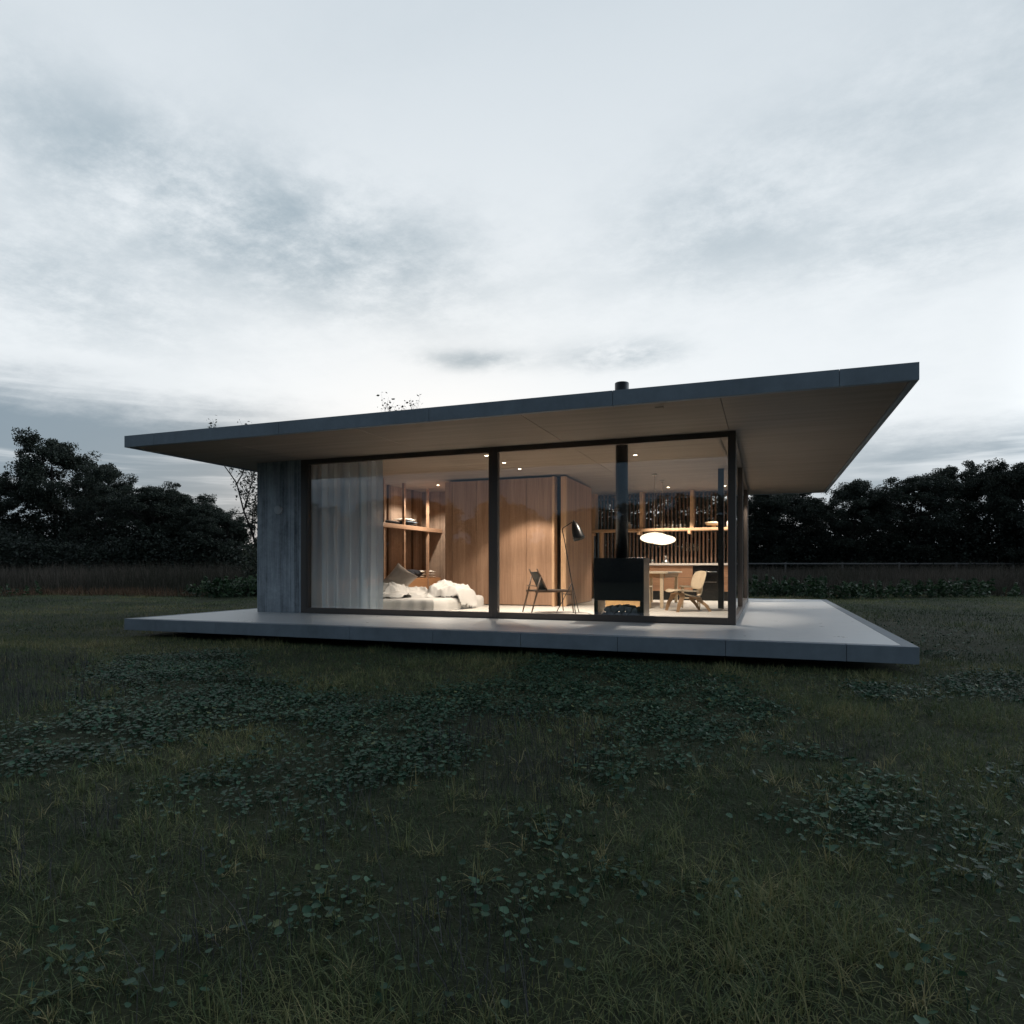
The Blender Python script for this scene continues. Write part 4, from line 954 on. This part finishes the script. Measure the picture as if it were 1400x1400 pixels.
# two thin saplings close behind the pavilion
def sapling(loc, H, seed, label, lean, rz=0):
    rnd = random.Random(seed); r = thing('sapling', label, 'tree', loc, rz, 'thin saplings behind the pavilion')
    w_ = MB(); C = []
    def grow(p, d, ln, rad, lev):
        n = 4; pts = [p]
        for k in range(n): d = (d + Vector((rnd.gauss(0, .10), rnd.gauss(0, .10), .05))).normalized(); pts.append(pts[-1] + d * ln / n)
        w_.tube(pts, [rad * (1 - .6 * k / n) for k in range(n + 1)], 6 if lev < 2 else 4)
        if lev >= 2:
            for q in pts[1:]:
                for _ in range(rnd.choice((0, 0, 1, 1, 2))): C.append(q + Vector((rnd.gauss(0, .10), rnd.gauss(0, .10), rnd.gauss(0, .09))))
        if lev < 3:
            for k in range(1, n + 1):
                for _ in range(2 if lev < 2 else rnd.randint(1, 2)):
                    az = rnd.uniform(0, 6.28); u = Vector((math.cos(az), math.sin(az), rnd.uniform(.9, 1.7) if lev == 0 else rnd.uniform(.3, 1.0))); grow(pts[k], (d * .6 + u * .8).normalized(), ln * (rnd.uniform(.26, .40) if lev == 0 else rnd.uniform(.42, .6)), rad * .42, lev + 1)
    grow(Vector((0, 0, 0)), Vector((lean, 0, 1)).normalized(), H * .62, .07, 0)
    C2 = np.array([tuple(c) for c in C]); zz = C2[:, 2].max()
    w_.v = [(x, y, z * H / zz) for x, y, z in w_.v]; C2[:, 2] *= H / zz
    w_.build('trunk', MB_BARK, r, True)
    V, q, _, a = leafquads(C2, RNG.uniform(.07, .15, len(C2)), RNG.random(len(C2))); npmesh('crown', V, [(4, q[0])], ML, {'tint': a}, r)
sapling((-21.7, 25.2, GZ), 7.85, 5, 'thin nearly bare sapling just left of the concrete wall, twigs showing over the roof', .02)
sapling((-17.5, 25.8, GZ), 9.2, 8, 'thin sapling hidden behind the pavilion, only its leafy tips above the roof', .02)
# bushy shrub by the wall
sb = thing('shrub', 'small dark green shrub beside the left concrete wall', 'shrub', (-21.6, 24.6, GZ))
C = RNG.normal(0, 1, (1500, 3)); C /= np.linalg.norm(C, axis=1)[:, None]; C *= (RNG.random(1500) ** .4)[:, None] * (1 + .35 * np.sin(C[:, :1] * 7) * np.cos(C[:, 1:2] * 6)); C = C * [.75, .75, 1.25] + [0, 0, 1.3]
V, q, _, a = leafquads(C, RNG.uniform(.08, .16, len(C)), np.clip(RNG.normal(.75, .2, len(C)), 0, 1)); npmesh('crown', V, [(4, q[0])], ML, {'tint': a}, sb)
MB().tube([(0, 0, 0), (.05, .03, .8), (.02, .1, 1.6)], [.05, .035, .015], 7).build('trunk', MB_BARK, sb, True)

# rail fence beyond the meadow on the right
fe = thing('rail_fence', 'thin weathered rail fence along the far side of the meadow on the right', 'fence', (12.0, 53.5, GZ))
def fpt(l, d=54.5): return (d * FW.x + l * RT.x, d * FW.y + l * RT.y)
for l in np.arange(17.5, 47, 4.6):
    x, y = fpt(l); z = float(gz(x, y)); b = MB(); b.box(x - .06, x + .06, y - .06, y + .06, z - .1, 1.28); b.build('post', M['railwood'], fe)
b = MB(); a0, a1 = fpt(16), fpt(48); b.bar((a0[0], a0[1] - .09, 1.18), (a1[0], a1[1] - .09, 1.18), .05, .10); b.build('rail', M['railwood'], fe)

# ================================================================== SKY, SUN, CAMERA
W = bpy.data.worlds.new('World'); S.world = W; W.use_nodes = True; nt = W.node_tree
bg = nt.nodes['Background']; tc = nt.nodes.new('ShaderNodeTexCoord'); D = tc.outputs['Generated']
def dot(vec):
    n = nt.nodes.new('ShaderNodeVectorMath'); n.operation = 'DOT_PRODUCT'; nt.links.new(D, n.inputs[0]); n.inputs[1].default_value = vec; return X(nt, n.outputs['Value'])
SUN_EL, SUN_AZ = R(4), YAW + R(6)              # the sun has gone down behind the house
sk = nt.nodes.new('ShaderNodeTexSky'); sk.sky_type = 'NISHITA'; sk.sun_disc = False; sk.sun_elevation = SUN_EL; sk.sun_rotation = -SUN_AZ; sk.dust_density = 2.0
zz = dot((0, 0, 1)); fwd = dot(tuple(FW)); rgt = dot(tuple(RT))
az = rgt.op('ARCTAN2', fwd); el = zz.op('ARCSINE')
# overcast veil: bright low behind the house, duller overhead and behind us
veil = ramp(nt, el / (math.pi / 2), [(0, (.84, .875, .91)), (.10, (.92, .945, .965)), (.25, (.86, .895, .92)), (.48, (.64, .70, .75)), (1, (.27, .33, .39))])
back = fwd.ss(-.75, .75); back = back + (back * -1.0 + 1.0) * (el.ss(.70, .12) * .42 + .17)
back = back * (rgt.ss(.55, .98) * 2.6 + 1.0)  # extra brightness added to the unseen sky at right, to light the deck
# cloud noise on a flattened dome so that clouds shrink toward the horizon
dv = nt.nodes.new('ShaderNodeVectorMath'); dv.operation = 'SCALE'; nt.links.new(D, dv.inputs[0]); link(nt, (zz.op('ABSOLUTE') + .16).op('POWER', -1.0), dv.inputs['Scale'])
def cn(scale, rot=0, st=(1, 1, 1), det=7, ro=.6, di=.4):
    mp = nt.nodes.new('ShaderNodeMapping'); nt.links.new(dv.outputs[0], mp.inputs[0]); mp.inputs['Rotation'].default_value = (0, 0, rot); mp.inputs['Scale'].default_value = st
    return noisex(nt, mp.outputs[0], scale, det, ro, di)
nA = cn(1.3, .5, (1, 1.5, 1), 7, .58, .15); nB = cn(4.2, .2, (1, 1.1, 1), 11, .68, .06)
nn = nA * .6 + nB * .4
def blob_(px, py, sx, sy, rot=0):
    a0 = math.atan((px - 700) / 922.2); e0 = math.atan((776.4 - py) / 922.2 * math.cos(a0))
    u = az - a0; v = el - e0; c, s = math.cos(rot), math.sin(rot)
    p = (u * c + v * s) / sx; q = (v * c - u * s) / sy
    return (p * p + q * q).op('MULTIPLY', -1.0).op('EXPONENT')
g1 = blob_(240, 268, .22, .065, -.22); g1b = blob_(480, 330, .19, .075, -.12); g1c = blob_(60, 380, .16, .06, -.1)
g2 = blob_(980, 300, .15, .08, .15); g3 = blob_(1270, 330, .16, .05, 0); g4 = blob_(1300, 130, .22, .08, .2); g5 = blob_(650, 493, .07, .012, 0); g6 = blob_(850, 487, .08, .018, 0)
def cover(g, lo, hi): return (nn + g * .42 - .42).ss(lo, hi)
dens = (g1 * 1.15 + g1b * .85 + g1c * .6 + g2 * .50 + g3 * .42 + g4 * .38 + g5 * 1.1 + g6 * .9)
dens = dens * (nA * .35 + nB * .65).ss(.32, .60)
gen = (nn - .46).ss(0, .25) * .09
dens = (((dens * -1.15).op('EXPONENT') * -1.0 + 1.0) * (nB * .9 + .42) * 1.15 + gen).clamp()
cl = mixc(nt, dens, veil, (.335, .425, .49))
# slate-blue bank low on the left and right with brighter streaks
stv = cn(1.0, YAW, (.55, 1.6, 1), 6, .6, .3)
mpb = nt.nodes.new('ShaderNodeCombineXYZ'); link(nt, az * 2.2, mpb.inputs[0]); link(nt, el * 26.0, mpb.inputs[1])
strk = noisex(nt, mpb.outputs[0], 1.0, 5, .55, .5)
low = (el + (nB - .5) * .07 + az * .045).ss(.235, .15); lowl = (az + .02).ss(-.10, -.42); lowr = az.ss(.30, .52) * (el + (nB - .5) * .06).ss(.20, .13) * .8
bank = (low * lowl + lowr) * (strk.ss(.50, .70) * -.62 + 1.0).clamp()
cl = mixc(nt, bank.clamp() * .88, cl, (.165, .245, .315))
cl = mixc(nt, .05, cl, mixc(nt, 1.0, sk.outputs[0], (.16, .16, .16), 'MULTIPLY'))
tintc = mixc(nt, fwd.ss(-.5, .6), (.84, 1.0, 1.16), (1.0, 1.02, 1.035))
cl = mixc(nt, 1.0, cl, tintc, 'MULTIPLY')
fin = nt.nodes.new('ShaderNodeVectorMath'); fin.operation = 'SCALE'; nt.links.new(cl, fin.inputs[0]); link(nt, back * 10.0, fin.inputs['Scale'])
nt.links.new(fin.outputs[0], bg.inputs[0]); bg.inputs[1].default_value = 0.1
W.cycles.sampling_method = 'MANUAL'; W.cycles.sample_map_resolution = 512

sun = bpy.data.lights.new('sun', 'SUN'); sun.energy = .12; sun.angle = R(20); sun.color = (1, .93, .85)
so = bpy.data.objects.new('sun', sun); COL.objects.link(so)
sd = Vector((-math.sin(SUN_AZ) * math.cos(SUN_EL), math.cos(SUN_AZ) * math.cos(SUN_EL), math.sin(SUN_EL)))
so.rotation_euler = sd.to_track_quat('Z', 'Y').to_euler()

cam = bpy.data.cameras.new('camera'); co = bpy.data.objects.new('camera', cam); COL.objects.link(co)
co.location = (0, 0, .83); co.rotation_euler = (R(90), 0, YAW)
cam.sensor_width = 36; cam.lens = 922.2 / 1400 * 36; cam.shift_y = 76.4 / 1400
cam.clip_start = .05; cam.clip_end = 2000
S.camera = co
S.render.engine = 'CYCLES'
S.cycles.max_bounces = 10; S.cycles.diffuse_bounces = 4; S.cycles.glossy_bounces = 4; S.cycles.transmission_bounces = 4; S.cycles.transparent_max_bounces = 32
S.cycles.sample_clamp_indirect = 4; S.cycles.caustics_reflective = False; S.cycles.caustics_refractive = False
S.cycles.use_denoising = True; S.cycles.use_adaptive_sampling = False
S.view_settings.view_transform = 'Standard'; S.view_settings.look = 'None'; S.view_settings.exposure = 0; S.view_settings.gamma = 1
